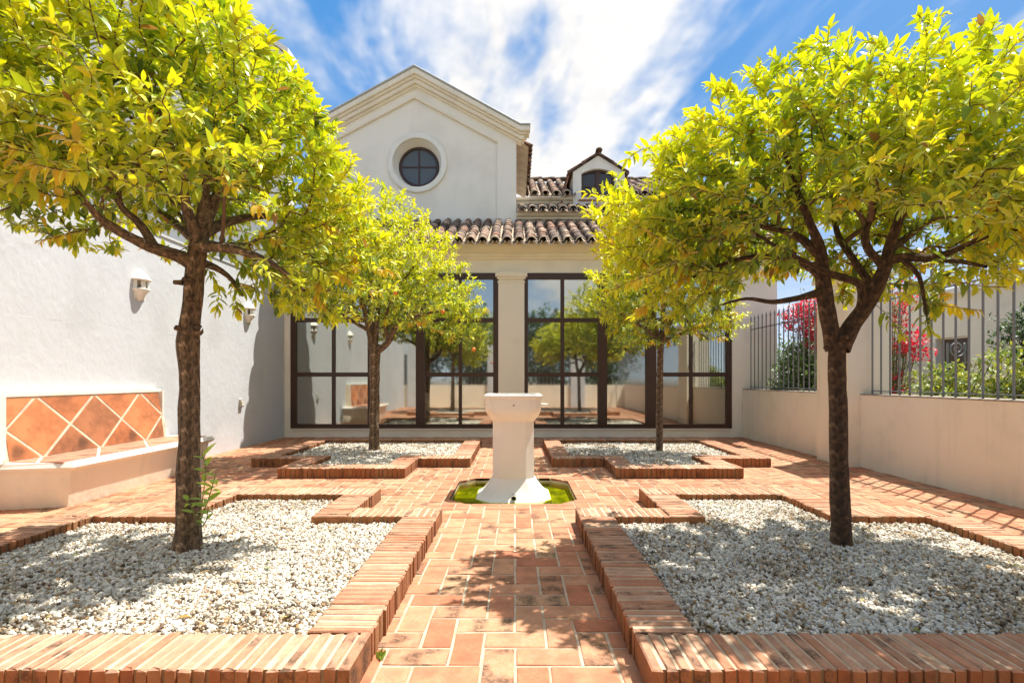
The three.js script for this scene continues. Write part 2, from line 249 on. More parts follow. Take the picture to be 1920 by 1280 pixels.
// ---------------------------------------------------------------- planter beds: bricks on edge, white gravel inside
const BEDS = [];
{
  const Bh = 0.125, pitch = 0.054, geos = [], R = rngOf(21);
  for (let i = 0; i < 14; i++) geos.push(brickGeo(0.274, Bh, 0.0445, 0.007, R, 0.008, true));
  // rectangles in (u, v): u outwards from the path, v away from the cross path; run 'u' or 'v' is the direction in which the bricks follow each other
  const segs = [[0.72, 0, 2.28, 0.28, 'u'], [0.72, 0.28, 1.0, 1.06, 'v'], [2.0, 0.28, 2.28, 1.06, 'v'], [0, 0.78, 0.72, 1.06, 'u'], [2.28, 0.78, 3.0, 1.06, 'u'], [0, 1.06, 0.28, 2.895, 'v'], [2.72, 1.06, 3.0, 2.895, 'v'], [0, 2.895, 3.0, 3.175, 'u']];
  const inside = (u, v) => u > 0.29 && u < 2.71 && v > 0.29 && v < 2.885 && !(v < 1.07 && (u < 1.01 || u > 1.99));
  const beds = [[-1, 0, 'brick edged gravel bed in the left foreground before the white bench'], [1, 0, 'brick edged gravel bed in the right foreground, shaded by the forked tree'], [-1, 1, 'brick edged gravel bed behind the fountain on the bench side, by the glazed doors'], [1, 1, 'brick edged gravel bed behind the fountain on the railing side, by the glazed doors']];
  const pebble = new THREE.IcosahedronGeometry(0.5, 1);
  { const p = pebble.attributes.position; for (let i = 0; i < p.count; i++) { const x = p.getX(i), y = p.getY(i), z = p.getZ(i), k = 0.62 + 0.76 * noise3(x * 3.3 + 5, y * 3.3 + 9, z * 3.3 + 2); p.setXYZ(i, x * k, y * k * 0.72, z * k * 0.9); } pebble.computeVertexNormals(); }
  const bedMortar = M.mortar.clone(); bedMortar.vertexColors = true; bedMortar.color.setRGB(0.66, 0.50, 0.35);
  const pebMat = std({ color: col(1, 1, 1), roughness: 0.8 });
  for (const [sx, back, label] of beds) {
    const X = (u) => AX + sx * (0.555 + u), Z = (v) => (back ? -(6.17 + v) : -(5.06 - v));
    const t = thing('planter_bed', label, 'planter', [X(1.5), 0, Z(1.6)]); t.updateMatrix();
    const inv = t.matrix.clone().invert(), mort = [];
    for (const [u0, v0, u1, v1, run] of segs) {
      const xa = X(u0), xb = X(u1), za = Z(v0), zb = Z(v1), e = 0.012;
      mort.push(box(Math.min(xa, xb) + e, -0.02, Math.min(za, zb) + e, Math.max(xa, xb) - e, Bh - 0.004, Math.max(za, zb) - e));
      const len = run === 'u' ? u1 - u0 : v1 - v0, n = Math.round(len / pitch), st = len / n;
      for (let i = 0; i < n; i++) {
        const c = (i + 0.5) * st, u = run === 'u' ? u0 + c : (u0 + u1) / 2, v = run === 'u' ? (v0 + v1) / 2 : v0 + c;
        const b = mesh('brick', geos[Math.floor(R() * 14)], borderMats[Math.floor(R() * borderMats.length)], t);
        const out = (R() - 0.5) * 0.008;
        b.position.set(X(u) + (run === 'v' ? out : 0), (R() - 0.5) * 0.008 + 0.001, Z(v) + (run === 'u' ? out : 0)).applyMatrix4(inv);
        b.rotation.y = (run === 'u' ? Math.PI / 2 : 0) + (R() < 0.5 ? Math.PI : 0) + (R() - 0.5) * 0.03; b.scale.z = st / pitch * (0.93 + R() * 0.08);
      }
    }
    const mm = merge(mort); mm.applyMatrix4(inv);
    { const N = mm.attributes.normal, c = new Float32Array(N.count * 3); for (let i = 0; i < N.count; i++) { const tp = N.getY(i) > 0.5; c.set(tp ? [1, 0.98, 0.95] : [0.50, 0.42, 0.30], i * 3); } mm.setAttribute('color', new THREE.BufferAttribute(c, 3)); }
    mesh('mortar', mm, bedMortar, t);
    // gravel: a soil sheet and a layer of pebbles
    const n = back ? 15000 : 46000, soil = [];
    for (let a = 0; a < 24; a++) for (let b2 = 0; b2 < 26; b2++) { const u = 0.24 + a * 0.1067, v = 0.24 + b2 * 0.1037; if (inside(clamp(u + 0.05, 0.3, 2.7), clamp(v + 0.05, 0.3, 2.88))) soil.push(box(Math.min(X(u), X(u + 0.1067)), 0.0, Math.min(Z(v), Z(v + 0.1037)), Math.max(X(u), X(u + 0.1067)), 0.047, Math.max(Z(v), Z(v + 0.1037)))); }
    const sg = thing('gravel', 'white gravel filling the ' + label.replace('brick edged gravel ', ''), 'gravel'); sg.userData.kind = 'stuff';
    const s0 = mesh('soil', merge(soil), M.soil, sg);
    s0.userData.kind = 'stuff';
    const im = new THREE.InstancedMesh(pebble, pebMat, n); im.name = 'pebbles'; im.userData.kind = 'stuff'; im.castShadow = im.receiveShadow = true; sg.add(im);
    const m4 = new THREE.Matrix4(), q = new THREE.Quaternion(), e = new THREE.Euler(), c = new THREE.Color();
    let k = 0;
    while (k < n) {
      const u = R() * 3, v = R() * 3.175; if (!inside(u, v)) continue;
      const x = X(u), z = Z(v), bare = fbm(x * 2.6, z * 2.6, 301, 4), s = (0.010 + 0.016 * Math.pow(R(), 1.6)) * (back ? 1.35 : 1);
      if (bare > 0.57 && R() < 0.45) continue;
      e.set(R() * 6.3, R() * 6.3, R() * 6.3); q.setFromEuler(e);
      m4.compose(V(x, 0.048 + R() * 0.020 + 0.012 * fbm(x * 3, z * 3, 307, 3), z), q, V(s * (0.8 + R() * 0.5), s * (0.7 + R() * 0.4), s * (0.8 + R() * 0.5))); im.setMatrixAt(k, m4);
      const r = R(), dirt = sstep(0.5, 0.75, bare), b = 0.50 + 0.34 * R();
      if (r < 0.70 - 0.38 * dirt) c.setRGB(b, b * 0.93, b * 0.79); else if (r < 0.89) c.setRGB(b * 0.66, b * 0.54, b * 0.38); else if (r < 0.955) c.setRGB(0.38, 0.25, 0.12); else c.setRGB(0.13, 0.085, 0.05);
      im.setColorAt(k, c); k++;
    }
    BEDS.push({ X, Z, inside });
  }
}

// ---------------------------------------------------------------- courtyard walls
{
  const w = thing('courtyard_wall', 'tall whitewashed sunlit wall behind the tiled bench', 'wall', [LX - 0.2, 0, -5]);
  const g = box(LX - 0.4, -0.1, -ZF + 0.02, LX, 3.14, 3.4); g.translate(-LX + 0.2, 0, 5); mesh('wall', g, M.wall, w);
  const c = extrude([[LX - 0.42, 3.14], [LX + 0.015, 3.14], [LX + 0.015, 3.17], [LX - 0.2, 3.2], [LX - 0.42, 3.17]], ZF + 3.4, -ZF + 0.02); c.translate(-LX + 0.2, 0, 5); mesh('coping', c, M.wall, w);

  const r = thing('boundary_wall', 'low whitewashed wall with a square pillar under the iron railings', 'wall', [RX + 0.2, 0, -5]);
  const add = (n, gg, m) => { gg.translate(-RX - 0.2, 0, 5); return mesh(n, gg, m, r); };
  add('wall', merge([box(RX, -0.1, -ZF + 0.02, RX + 0.4, 0.985, -7.7), box(RX, -0.1, -6.98, RX + 0.4, 0.985, 3.4)]), M.stained);
  add('coping', merge([box(RX - 0.004, 0.985, -ZF + 0.02, RX + 0.404, 1.0, -7.7), box(RX - 0.004, 0.985, -6.98, RX + 0.404, 1.0, 3.4)]), std({ color: col(0.36, 0.31, 0.25), map: again(grain, 2), roughness: 1 }));
  add('pillar', box(4.56, -0.1, -7.7, 5.16, 2.62, -6.98), M.stained);
  add('pillar_cap', merge([box(4.51, 2.62, -7.75, 5.21, 2.69, -6.93)]), M.stained);

  // wall behind the photographer, seen in the glass
  const b = thing('boundary_wall', 'low white wall with pillars mirrored in the glazed doors', 'wall', [0, 0, 0.95]);
  const ab = (n, gg, m) => { gg.translate(0, 0, -0.95); return mesh(n, gg, m, b); };
  ab('wall', box(-4.8, -0.1, 0.8, RX, 0.95, 1.1), M.stained);
  for (const x of [-4.35, -0.9, 2.7]) ab('pillar', box(x - 0.3, -0.1, 0.7, x + 0.3, 2.7, 1.25), M.wall);
}

// ---------------------------------------------------------------- iron railings
function railing(label, along, from, to, base, top, railH, step, curved) {
  const t = thing('iron_railing', label, 'railing', along === 'z' ? [4.86, base, (from + to) / 2] : [(from + to) / 2, base, 0.95]);
  const n = Math.round(Math.abs(to - from) / step), mid = (from + to) / 2, bar = [];
  const H = top - base, b1 = new THREE.CylinderGeometry(0.0115, 0.0115, H - 0.06, 8); b1.translate(0, (H - 0.06) / 2, 0);
  const sp = new THREE.ConeGeometry(0.019, 0.10, 6); sp.translate(0, H - 0.03, 0);
  const collar = new THREE.CylinderGeometry(0.018, 0.018, 0.022, 8); collar.translate(0, railH - base, 0);
  const g = merge([b1, sp, collar]);
  for (let i = 0; i <= n; i++) { const s = lerp(from, to, i / n) - mid, m = mesh('bar', g, M.iron, t); along === 'z' ? m.position.set(0, 0, s) : m.position.set(s, 0, 0); }
  for (const h of [0.045, railH - base]) {
    const a = along === 'z' ? box(-0.018, h - 0.006, from - mid, 0.018, h + 0.006, to - mid) : box(from - mid, h - 0.006, -0.018, to - mid, h + 0.006, 0.018);
    mesh('rail', a, M.iron, t);
  }
}
railing('grey iron railing between the house and the white pillar, before red flowers', 'z', -10.5, -7.78, 1.0, 2.5, 2.22, 0.163);
railing('grey iron railing on the low wall to the right of the pillar', 'z', -6.93, 2.9, 1.0, 2.62, 2.24, 0.163);
railing('iron railing mirrored in the glass of the left doors', 'x', -4.0, -1.25, 0.95, 2.5, 2.15, 0.163);
railing('iron railing mirrored in the middle glass panes', 'x', -0.55, 2.35, 0.95, 2.5, 2.15, 0.163);

// ---------------------------------------------------------------- the house
const ROOF = [];
{
  const h = thing('house', 'white Andalusian house with round gable window and tiled roofs', 'house', [0, 0, -11]);
  const off = (g) => { g.translate(0, 0, 11); return g; };
  const part = (n, g, m, p = h) => mesh(n, off(g), m, p);
  // ground floor front: a sill wall, the pier at each end, the lintel wall
  const x0 = -4.62, x1 = 4.47, WB = 0.18, WT = 3.407;
  part('wall', merge([
    box(LX - 0.35, -0.1, -ZF - 0.3, x0, WT, -ZF), box(x1, -0.1, -ZF - 0.3, 5.45, WT, -ZF), box(LX - 0.35, WT, -ZF - 0.3, 5.45, 3.95, -ZF),
    box(x0, -0.1, -ZF - 0.34, x1, WB - 0.02, -ZF - 0.004),
    // room behind the glass
    box(LX - 0.3, -0.1, -15.2, LX - 0.1, 3.9, -ZF - 0.32), box(4.9, -0.1, -15.2, 5.1, 3.9, -ZF - 0.32), box(LX - 0.3, -0.1, -15.4, 5.1, 3.9, -15.2), box(LX - 0.3, 3.6, -15.2, 5.1, 3.8, -ZF - 0.32)]), M.house);
  part('floor', box(LX, 0.0, -15.2, 4.9, 0.06, -ZF - 0.36), std({ color: col(0.30, 0.14, 0.08), roughness: 0.4, map: again(grain, 1) }));
  part('sill', merge([box(x0, WB - 0.02, -ZF - 0.3, x1, WB, -ZF + 0.03)]), M.house);
  // the column between the two glazed fronts
  const cx = -0.08, colm = [box(cx - 0.27, WB, -ZF - 0.2, cx + 0.27, 3.2, -ZF + 0.05)];
  part('column', merge(colm), M.trim);
  part('capital', merge([box(cx - 0.285, 3.2, -ZF - 0.2, cx + 0.285, 3.235, -ZF + 0.065), box(cx - 0.26, 3.235, -ZF - 0.2, cx + 0.26, 3.275, -ZF + 0.045), box(cx - 0.295, 3.275, -ZF - 0.2, cx + 0.295, 3.32, -ZF + 0.08), box(cx - 0.33, 3.32, -ZF - 0.2, cx + 0.33, 3.415, -ZF + 0.115)]), M.trim);
  // cornice under the eave: a fillet, a band and a cove
  const prof = [[0, 3.67], [0.05, 3.69], [0.06, 3.73], [0.09, 3.735], [0.10, 3.79], [0.16, 3.80], [0.21, 3.84], [0.27, 3.88], [0.36, 3.90], [0.36, 3.93], [0, 3.95]];
  function cornice(pr, xa, xb, zf, name = 'cornice') { const s = new THREE.Shape(pr.map(([d, y]) => new THREE.Vector2(d, y))), g = new THREE.ExtrudeGeometry(s, { depth: xb - xa, bevelEnabled: false }); g.rotateY(-Math.PI / 2); g.scale(1, 1, 1); const q = uvFlat(g); q.rotateY(0); // now depth runs along -x.. put it along x
    const p = q.attributes.position; for (let i = 0; i < p.count; i++) { const a = p.getX(i), z = p.getZ(i); p.setXYZ(i, xb + a, p.getY(i), zf + z); } q.computeVertexNormals(); return part(name, q, M.trim); }
  cornice(prof, LX - 0.3, 5.45, -ZF + 0.002);

  // ---- glazed fronts
  const zg = -ZF + 0.02, fx = (px) => (px - CX) * ZF / F, fy = (py) => EYE + (CY - py) * ZF / F;
  function glazed(label, xs, panes, transom, midbar) {
    const bars = [], T = WT, B = WB, d0 = -0.07, d1 = 0.0;
    const fr = (xa, ya, xb, yb, a = d0, b = d1) => bars.push(box(xa, ya, zg + a, xb, yb, zg + b));
    const L = fx(xs[0]), R = fx(xs[xs.length - 1]);
    fr(L, B, L + 0.115, T); fr(R - 0.115, B, R, T); fr(L + 0.115, T - 0.13, R - 0.115, T); fr(L + 0.115, B, R - 0.115, B + 0.09);
    const f = part('glazed_front', merge(bars), M.frame); f.userData.label = label;
    const rowsY = [[fy(795), fy(706), fy(698)], [fy(698), fy(604)], [fy(596), fy(524)]];
    for (const [a, b] of transom) part('transom', box(fx(a), fy(604), zg - 0.06, fx(b), fy(596), zg - 0.006), M.frame, f);
    for (const [a, b] of xs.slice(1, -1)) part('mullion', box(fx(a), B + 0.09, zg - 0.075, fx(b), T - 0.13, zg + (b - a > 10 ? 0.022 : -0.004)), M.frame, f);
    for (const [a, b] of midbar) part('glazing_bar', box(fx(a), fy(706), zg - 0.055, fx(b), fy(698), zg - 0.009), M.frame, f);
    for (const [a, b, full] of panes) {
      const ys = full ? [[795, 604], [596, 524]] : [[795, 706], [698, 604], [596, 524]];
      for (const [ya, yb] of ys) part('pane', box(fx(a) + 0.002, fy(ya), zg - 0.040, fx(b) - 0.002, fy(yb), zg - 0.034), M.pane, f);
    }
    return f;
  }
  glazed('dark framed glazed front behind the tree with the orange fruit', [545, [622, 628], [690, 705], [780, 797], [860, 866], 935], [[555, 622], [628, 690], [705, 780, 1], [797, 860], [866, 925]], [[555, 622], [628, 690], [705, 780], [797, 860], [866, 925]], [[555, 622], [628, 690], [797, 860], [866, 925]]);
  glazed('dark framed glazed front between the column and the low wall', [979, [1051, 1058], [1121, 1138], [1211, 1230], [1293, 1299], 1372], [[990, 1051], [1058, 1121], [1138, 1211, 1], [1230, 1293], [1299, 1361]], [[990, 1051], [1058, 1121], [1138, 1211], [1230, 1293], [1299, 1361]], [[990, 1051], [1058, 1121], [1230, 1293], [1299, 1361]]);

  const blind = new THREE.MeshPhysicalMaterial({ color: col(0.72, 0.68, 0.58), roughness: 1, transmission: 0.35, thickness: 0, side: THREE.DoubleSide });
  part('window_blind', merge([box(fx(986), 0.32, zg - 0.16, fx(1216), 3.35, zg - 0.155), box(fx(862), 0.32, zg - 0.16, fx(930), 3.35, zg - 0.155)]), blind);
  // ---- tiles
  const R = rngOf(31), tileMats = [[0.20, 0.125, 0.085], [0.27, 0.185, 0.13], [0.33, 0.21, 0.14], [0.16, 0.105, 0.08], [0.38, 0.27, 0.19], [0.28, 0.14, 0.085]].map(([r, g, b]) => std({ color: col(r * 1.75, g * 1.72, b * 1.62), map: again(lichen, 1.3), bumpMap: again(grainBump, 3), bumpScale: 0.003, roughness: 0.95 }));
  const rimMat = std({ color: col(0.62, 0.52, 0.40), map: again(grain, 2), roughness: 0.95 });
  // half barrel: axis along +z (z = 0 upper, narrow end; z = len lower end), open below
  function barrel(len, r0, r1, th, up = 1, seg = 9) {
    const p = [], ix = [], uv = [], U = R() * 5;
    for (let e = 0; e < 2; e++) for (let s = 0; s < 2; s++) for (let i = 0; i <= seg; i++) { const a = Math.PI * i / seg, r = (e ? r1 : r0) - s * th; p.push(Math.cos(a) * r, up * Math.sin(a) * r * 0.92, e * len); uv.push(a * 0.16 + U, e * len + U); }
    const n = seg + 1, id = (e, s, i) => (e * 2 + s) * n + i;
    for (let i = 0; i < seg; i++) { ix.push(id(0, 0, i), id(1, 0, i), id(1, 0, i + 1), id(0, 0, i), id(1, 0, i + 1), id(0, 0, i + 1)); ix.push(id(0, 1, i), id(1, 1, i + 1), id(1, 1, i), id(0, 1, i), id(0, 1, i + 1), id(1, 1, i + 1)); for (const e of [0, 1]) ix.push(id(e, 0, i), id(e, 0, i + 1), id(e, 1, i + 1), id(e, 0, i), id(e, 1, i + 1), id(e, 1, i)); }
    for (const s of [0, seg]) ix.push(id(0, 0, s), id(0, 1, s), id(1, 1, s), id(0, 0, s), id(1, 1, s), id(1, 0, s));
    const g = new THREE.BufferGeometry(); g.setAttribute('position', new THREE.Float32BufferAttribute(p, 3)); g.setAttribute('uv', new THREE.Float32BufferAttribute(uv, 2)); g.setIndex(ix);
    const q = g.toNonIndexed(); q.computeVertexNormals();
    // smooth along the barrel: radial normals on the curved faces
    const P = q.attributes.position, N = q.attributes.normal; for (let i = 0; i < P.count; i++) { if (Math.abs(N.getZ(i)) < 0.5) { const k = Math.hypot(P.getX(i), P.getY(i)), sg = Math.sign(N.getX(i) * P.getX(i) + N.getY(i) * P.getY(i)) || 1; N.setXYZ(i, sg * P.getX(i) / k, sg * P.getY(i) / k, 0); } }
    return q;
  }
  const covers = []; for (let i = 0; i < 6; i++) covers.push(barrel(0.42, 0.076 + R() * 0.006, 0.098 + R() * 0.006, 0.015));
  const pan = barrel(0.42, 0.098, 0.08, 0.014, -1, 7);
  // a tiled slope: from the eave (y, z) up towards -z; xs from xa to xb
  function tiled(name, xa, xb, ze, ye, run, slope, pitch = 0.24, single = true) {
    const ang = Math.atan(slope), len = run / Math.cos(ang), expo = 0.30, rows = Math.max(1, Math.round(len / expo)), n = Math.round((xb - xa) / pitch), g = box(xa, -0.10, 0, xb, -0.055, len);
    const rot = new THREE.Matrix4().makeRotationX(ang), base = new THREE.Matrix4().makeTranslation(0, ye + run * slope, ze - run);
    const slab = g.applyMatrix4(rot).applyMatrix4(base), r = part(name, slab, M.mortar);
    const pans = [], rims = [], e = len / rows;
    for (let c = 0; c < n; c++) for (let k = 0; k < rows; k++) {
      const x = xa + (c + 0.5) * (xb - xa) / n, zz = len - (k + 1) * e + (R() - 0.5) * 0.02;
      const m4 = base.clone().multiply(rot).multiply(new THREE.Matrix4().makeTranslation(x + (R() - 0.5) * 0.014, -0.01 + (R() - 0.5) * 0.012, zz)).multiply(new THREE.Matrix4().makeRotationY((R() - 0.5) * 0.05)).multiply(new THREE.Matrix4().makeRotationX(0.03));
      const t = mesh('roof_tile', covers[Math.floor(R() * 6)], tileMats[Math.floor(R() * tileMats.length)], r); m4.premultiply(new THREE.Matrix4().makeTranslation(0, 0, 11)); t.applyMatrix4(m4);
      pans.push(pan.clone().applyMatrix4(base.clone().multiply(rot).multiply(new THREE.Matrix4().makeTranslation(x + (xb - xa) / n / 2, -0.005 + 0.03 * 0, zz + 0.02))));
      if (k === 0) { const q = new THREE.TorusGeometry(0.091, 0.011, 5, 10, Math.PI); q.scale(1, 0.92, 1); q.applyMatrix4(base.clone().multiply(rot).multiply(new THREE.Matrix4().makeTranslation(x, -0.014, zz + 0.424))); rims.push(uvFlat(q)); const q2 = new THREE.TorusGeometry(0.085, 0.012, 5, 10, Math.PI); q2.scale(1, -0.9, 1); q2.applyMatrix4(base.clone().multiply(rot).multiply(new THREE.Matrix4().makeTranslation(x + (xb - xa) / n / 2, 0.0, zz + 0.446))); rims.push(uvFlat(q2)); }
    }
    const pm = part('channel_tiles', merge(pans), tileMats[0], r); pm.userData.kind = 'stuff';
    const rm = part('eave_mortar', merge(rims), rimMat, r);
    return r;
  }
  tiled('pent_roof', LX - 0.3, 5.5, -10.12, 3.99, 2.08, 0.48);

  // ---- gable storey
  const GZ = -12.2, gl = -4.74, gr = 0.026, gc = (gl + gr) / 2, sl = 0.549, GT = 7.16, wallTop = (x) => GT - 0.02 + sl * ((gr + 0.07 - gc) - Math.abs(x - gc));
  {
    const rc = [-2.345, 6.37], hole = (r) => { const p = new THREE.Path(); p.absarc(rc[0], rc[1], r, 0, Math.PI * 2, true); return p; };
    const outline = new THREE.Shape([[gl, 4.6], [gr, 4.6], [gr, wallTop(gr)], [gc, wallTop(gc)], [gl, wallTop(gl)]].map((a) => new THREE.Vector2(...a))); outline.holes.push(hole(0.58));
    const w = part('gable_wall', merge([extrude(outline, 0.24, GZ - 0.24), box(gr - 0.25, 4.6, GZ - 3.6, gr, 6.75, GZ - 0.242), box(gl, 4.6, GZ - 3.6, gl + 0.25, 6.75, GZ - 0.242)]), M.house);
    const pt = [[-4.44, 4.6], [-0.43, 4.6], [-0.43, 6.86], [-2.40, 7.92], [-4.44, 6.83]];
    const frame = new THREE.Shape([[gl, 4.6], [gr + 0.0, 4.6], [gr, wallTop(gr)], [gc, wallTop(gc)], [gl, wallTop(gl)]].map((a) => new THREE.Vector2(...a))); frame.holes.push(new THREE.Path(pt.map((a) => new THREE.Vector2(...a))));
    part('gable_panel', extrude(frame, 0.045, GZ + 0.001), M.house);
    const bead = new THREE.Shape([[-4.46, 6.80], [-2.40, 7.90], [-0.41, 6.83], [-0.41, 6.885], [-2.40, 7.955], [-4.46, 6.855]].map((a) => new THREE.Vector2(...a)));
    part('gable_bead', extrude(bead, 0.05, GZ + 0.02, 0.01), M.trim);
    const chev = (d0, d1, ov, proj, m, nm = 'gable_cornice') => {
      const e = gr + ov, E = gl - ov, k = gr + 0.10, K = gl - 0.10, top = GT + sl * (k - gc), kx = Math.min(k, e - 0.02), KX = Math.max(K, E + 0.02), at2 = (x) => GT + sl * (k - gc) - sl * Math.abs(x - gc);
      const up = [[E, at2(KX) - d0], [KX, at2(KX) - d0], [gc, top - d0 * 1.1], [kx, at2(kx) - d0], [e, at2(kx) - d0]], dn = [[e, at2(kx) - d1], [kx, at2(kx) - d1], [gc, top - d1 * 1.1], [KX, at2(KX) - d1], [E, at2(KX) - d1]];
      return part(nm, extrude(up.concat(dn), proj + 0.1, GZ - 0.1, 0.012), m);
    };
    chev(-0.015, 0.03, 0.33, 0.34, M.cap, 'gable_capping'); chev(0.032, 0.15, 0.31, 0.31, M.trim); chev(0.152, 0.20, 0.25, 0.25, M.trim); chev(0.202, 0.29, 0.19, 0.19, M.trim); chev(0.292, 0.34, 0.12, 0.12, M.trim);
    // round window: raised ring, splayed reveal, frame, bars, panes
    const ring = new THREE.Shape(); ring.absarc(rc[0], rc[1], 0.715, 0, Math.PI * 2, false); ring.holes.push(hole(0.58));
    part('window_surround', extrude(ring, 0.06, GZ + 0.002, 0.015), M.paint);
    const rev = new THREE.CylinderGeometry(0.581, 0.485, 0.27, 48, 1, true); rev.rotateX(Math.PI / 2); rev.translate(rc[0], rc[1], GZ - 0.13); part('window_reveal', rev, M.house);
    const fr = new THREE.Shape(); fr.absarc(rc[0], rc[1], 0.49, 0, Math.PI * 2, false); fr.holes.push(hole(0.425));
    const rw = part('round_window', extrude(fr, 0.06, GZ - 0.28, 0.008), M.frame);
    part('glazing_bar', merge([box(rc[0] - 0.018, rc[1] - 0.43, GZ - 0.27, rc[0] + 0.018, rc[1] + 0.43, GZ - 0.235), box(rc[0] - 0.43, rc[1] - 0.018, GZ - 0.268, rc[0] + 0.43, rc[1] + 0.018, GZ - 0.237)]), M.frame, rw);
    for (let k = 0; k < 4; k++) { const ps = new THREE.Shape(); ps.moveTo(rc[0], rc[1]); ps.lineTo(rc[0] + 0.44 * Math.cos(k * Math.PI / 2 + 0.005), rc[1] + 0.44 * Math.sin(k * Math.PI / 2 + 0.005)); ps.absarc(rc[0], rc[1], 0.44, k * Math.PI / 2 + 0.005, (k + 1) * Math.PI / 2 - 0.005, false); part('pane', extrude(ps, 0.006, GZ - 0.256), M.paneFrost, rw); }
    // roof behind the gable: two slopes and the row of tiles along the eave
    const run = gr + 0.30 - gc, slopeG = (s) => { const g = extrude([[gc, GT + sl * (gr + 0.1 - gc) - 0.22], [gc + s * run, GT + sl * (gr + 0.1 - gc) - 0.22 - sl * run], [gc + s * run, GT + sl * (gr + 0.1 - gc) - 0.14 - sl * run], [gc, GT + sl * (gr + 0.1 - gc) - 0.14]].slice(), 3.4, GZ - 3.7); return g; };
    const gro = part('gable_roof', merge([slopeG(1), slopeG(-1)]), M.mortar);
    const ey = GT + sl * (gr + 0.1 - gc) - 0.16 - sl * run, ang = Math.atan(sl);
    for (let k = 0; k < 15; k++) for (let j = 0; j < 3; j++) {
      const t = mesh('roof_tile', covers[k % 6], tileMats[Math.floor(R() * 6)], gro), s = run + 0.06 - j * 0.34;
      const m4 = new THREE.Matrix4().makeTranslation(gc + s - 0.36, ey + sl * (run - s + 0.36) + 0.02, GZ - 0.32 - k * 0.23 + 11).multiply(new THREE.Matrix4().makeRotationZ(-ang)).multiply(new THREE.Matrix4().makeRotationY(Math.PI / 2)); t.applyMatrix4(m4);
    }
  }
  // ---- upper wing on the right: parapet, two eaves, the main roof
  part('upper_wall', merge([box(gr + 0.002, 4.6, -12.5, 5.45, 5.02, -12.2), box(gr + 0.002, 5.0, -13.2, 5.45, 5.78, -12.92), box(5.2, 4.0, -16, 5.45, 6.4, -12.93), box(5.2, 3.9, -12.9, 5.45, 5.0, -10.95)]), M.house);
  cornice([[0, 4.93], [0.03, 4.94], [0.04, 5.0], [0.09, 5.005], [0.10, 5.05], [0.17, 5.06], [0.22, 5.10], [0.22, 5.12], [-0.1, 5.14]], gr + 0.002, 5.45, -12.2);
  tiled('skirt_roof', gr + 0.03, 5.47, -11.92, 5.20, 0.95, 0.40);
  cornice([[0, 5.62], [0.03, 5.63], [0.05, 5.70], [0.12, 5.71], [0.14, 5.77], [-0.1, 5.79]], gr + 0.002, 5.45, -12.92);
  tiled('main_roof', gr + 0.33, 1.42, -12.72, 5.86, 2.6, 0.5); tiled('main_roof', 2.84, 5.5, -12.72, 5.86, 2.6, 0.5);
  { const g = [], y = 5.86 + 1.3 + 0.02; for (let k = 0; k < 13; k++) { const b = covers[k % 6].clone(); b.rotateY(Math.PI / 2); b.scale(1, 1.15, 1.15); b.translate(gr + 0.35 + k * 0.39, y, -15.32); g.push(b); } part('ridge_tiles', merge(g), tileMats[1]); }
  // ---- dormer
  {
    const dx0 = 1.45, dx1 = 2.75, dc = 2.08, dz = -12.78, ap = 6.81, ev = 6.40, wc = 2.08, ww = 0.42;
    const face = new THREE.Shape([[dx0, 5.5], [dx1, 5.5], [dx1, ev], [dc, ap], [dx0, ev]].map((a) => new THREE.Vector2(...a)));
    const arch = (k, y0) => { const p = new THREE.Path(); p.moveTo(wc - ww - k, y0); p.lineTo(wc + ww + k, y0); p.lineTo(wc + ww + k, 6.36); p.quadraticCurveTo(wc, 6.60 + k * 2, wc - ww - k, 6.36); p.closePath(); return p; };
    face.holes.push(arch(0, 5.70));
    const d = part('dormer', merge([extrude(face, 0.2, dz - 0.2), box(dx0, 5.5, dz - 2.4, dx0 + 0.16, ev - 0.02, dz - 0.202), box(dx1 - 0.16, 5.5, dz - 2.4, dx1, ev - 0.02, dz - 0.202)]), M.paint);
    const fs = new THREE.Shape(arch(0.01, 5.69).getPoints(16)); fs.holes.push(arch(-0.06, 5.76));
    part('window_frame', extrude(fs, 0.06, dz - 0.15), M.frame, d);
    part('glazing_bar', merge([box(wc - 0.055, 5.75, dz - 0.145, wc + 0.055, 6.47, dz - 0.085), box(wc - ww + 0.05, 6.05, dz - 0.14, wc - 0.056, 6.085, dz - 0.10), box(wc + 0.056, 6.05, dz - 0.14, wc + ww - 0.05, 6.085, dz - 0.10)]), M.frame, d);
    for (const [a, b] of [[wc - ww + 0.03, wc - 0.05], [wc + 0.05, wc + ww - 0.03]]) part('pane', box(a, 5.74, dz - 0.13, b, 6.44, dz - 0.124), M.paneDark, d);
    part('window_sill', box(wc - ww - 0.07, 5.665, dz - 0.1, wc + ww + 0.07, 5.698, dz + 0.05), std({ color: col(0.36, 0.15, 0.10), roughness: 0.9 }), d);
    const sd = (ap - ev) / (dc - dx0), rs = (s) => extrude([[dc, ap + 0.03], [dc + s * 0.77, ap + 0.03 - sd * 0.77], [dc + s * 0.77, ap + 0.07 - sd * 0.77], [dc, ap + 0.07]], 2.57, dz - 2.5);
    const dr = part('dormer_roof', merge([rs(-1), rs(1)]), tileMats[3], d);
    const ang = Math.atan(sd), ed = [];
    for (const s of [-1, 1]) for (let k = 0; k < 11; k++) for (let j = 0; j < 2; j++) { const b = covers[k % 6].clone(); b.scale(0.8, 0.6, 0.92); b.rotateY(s * Math.PI / 2); b.rotateZ(-s * ang); b.translate(dc + s * (0.06 + j * 0.36), ap + 0.055 - sd * (0.06 + j * 0.36), dz - 0.02 - k * 0.22); ed.push(b); }
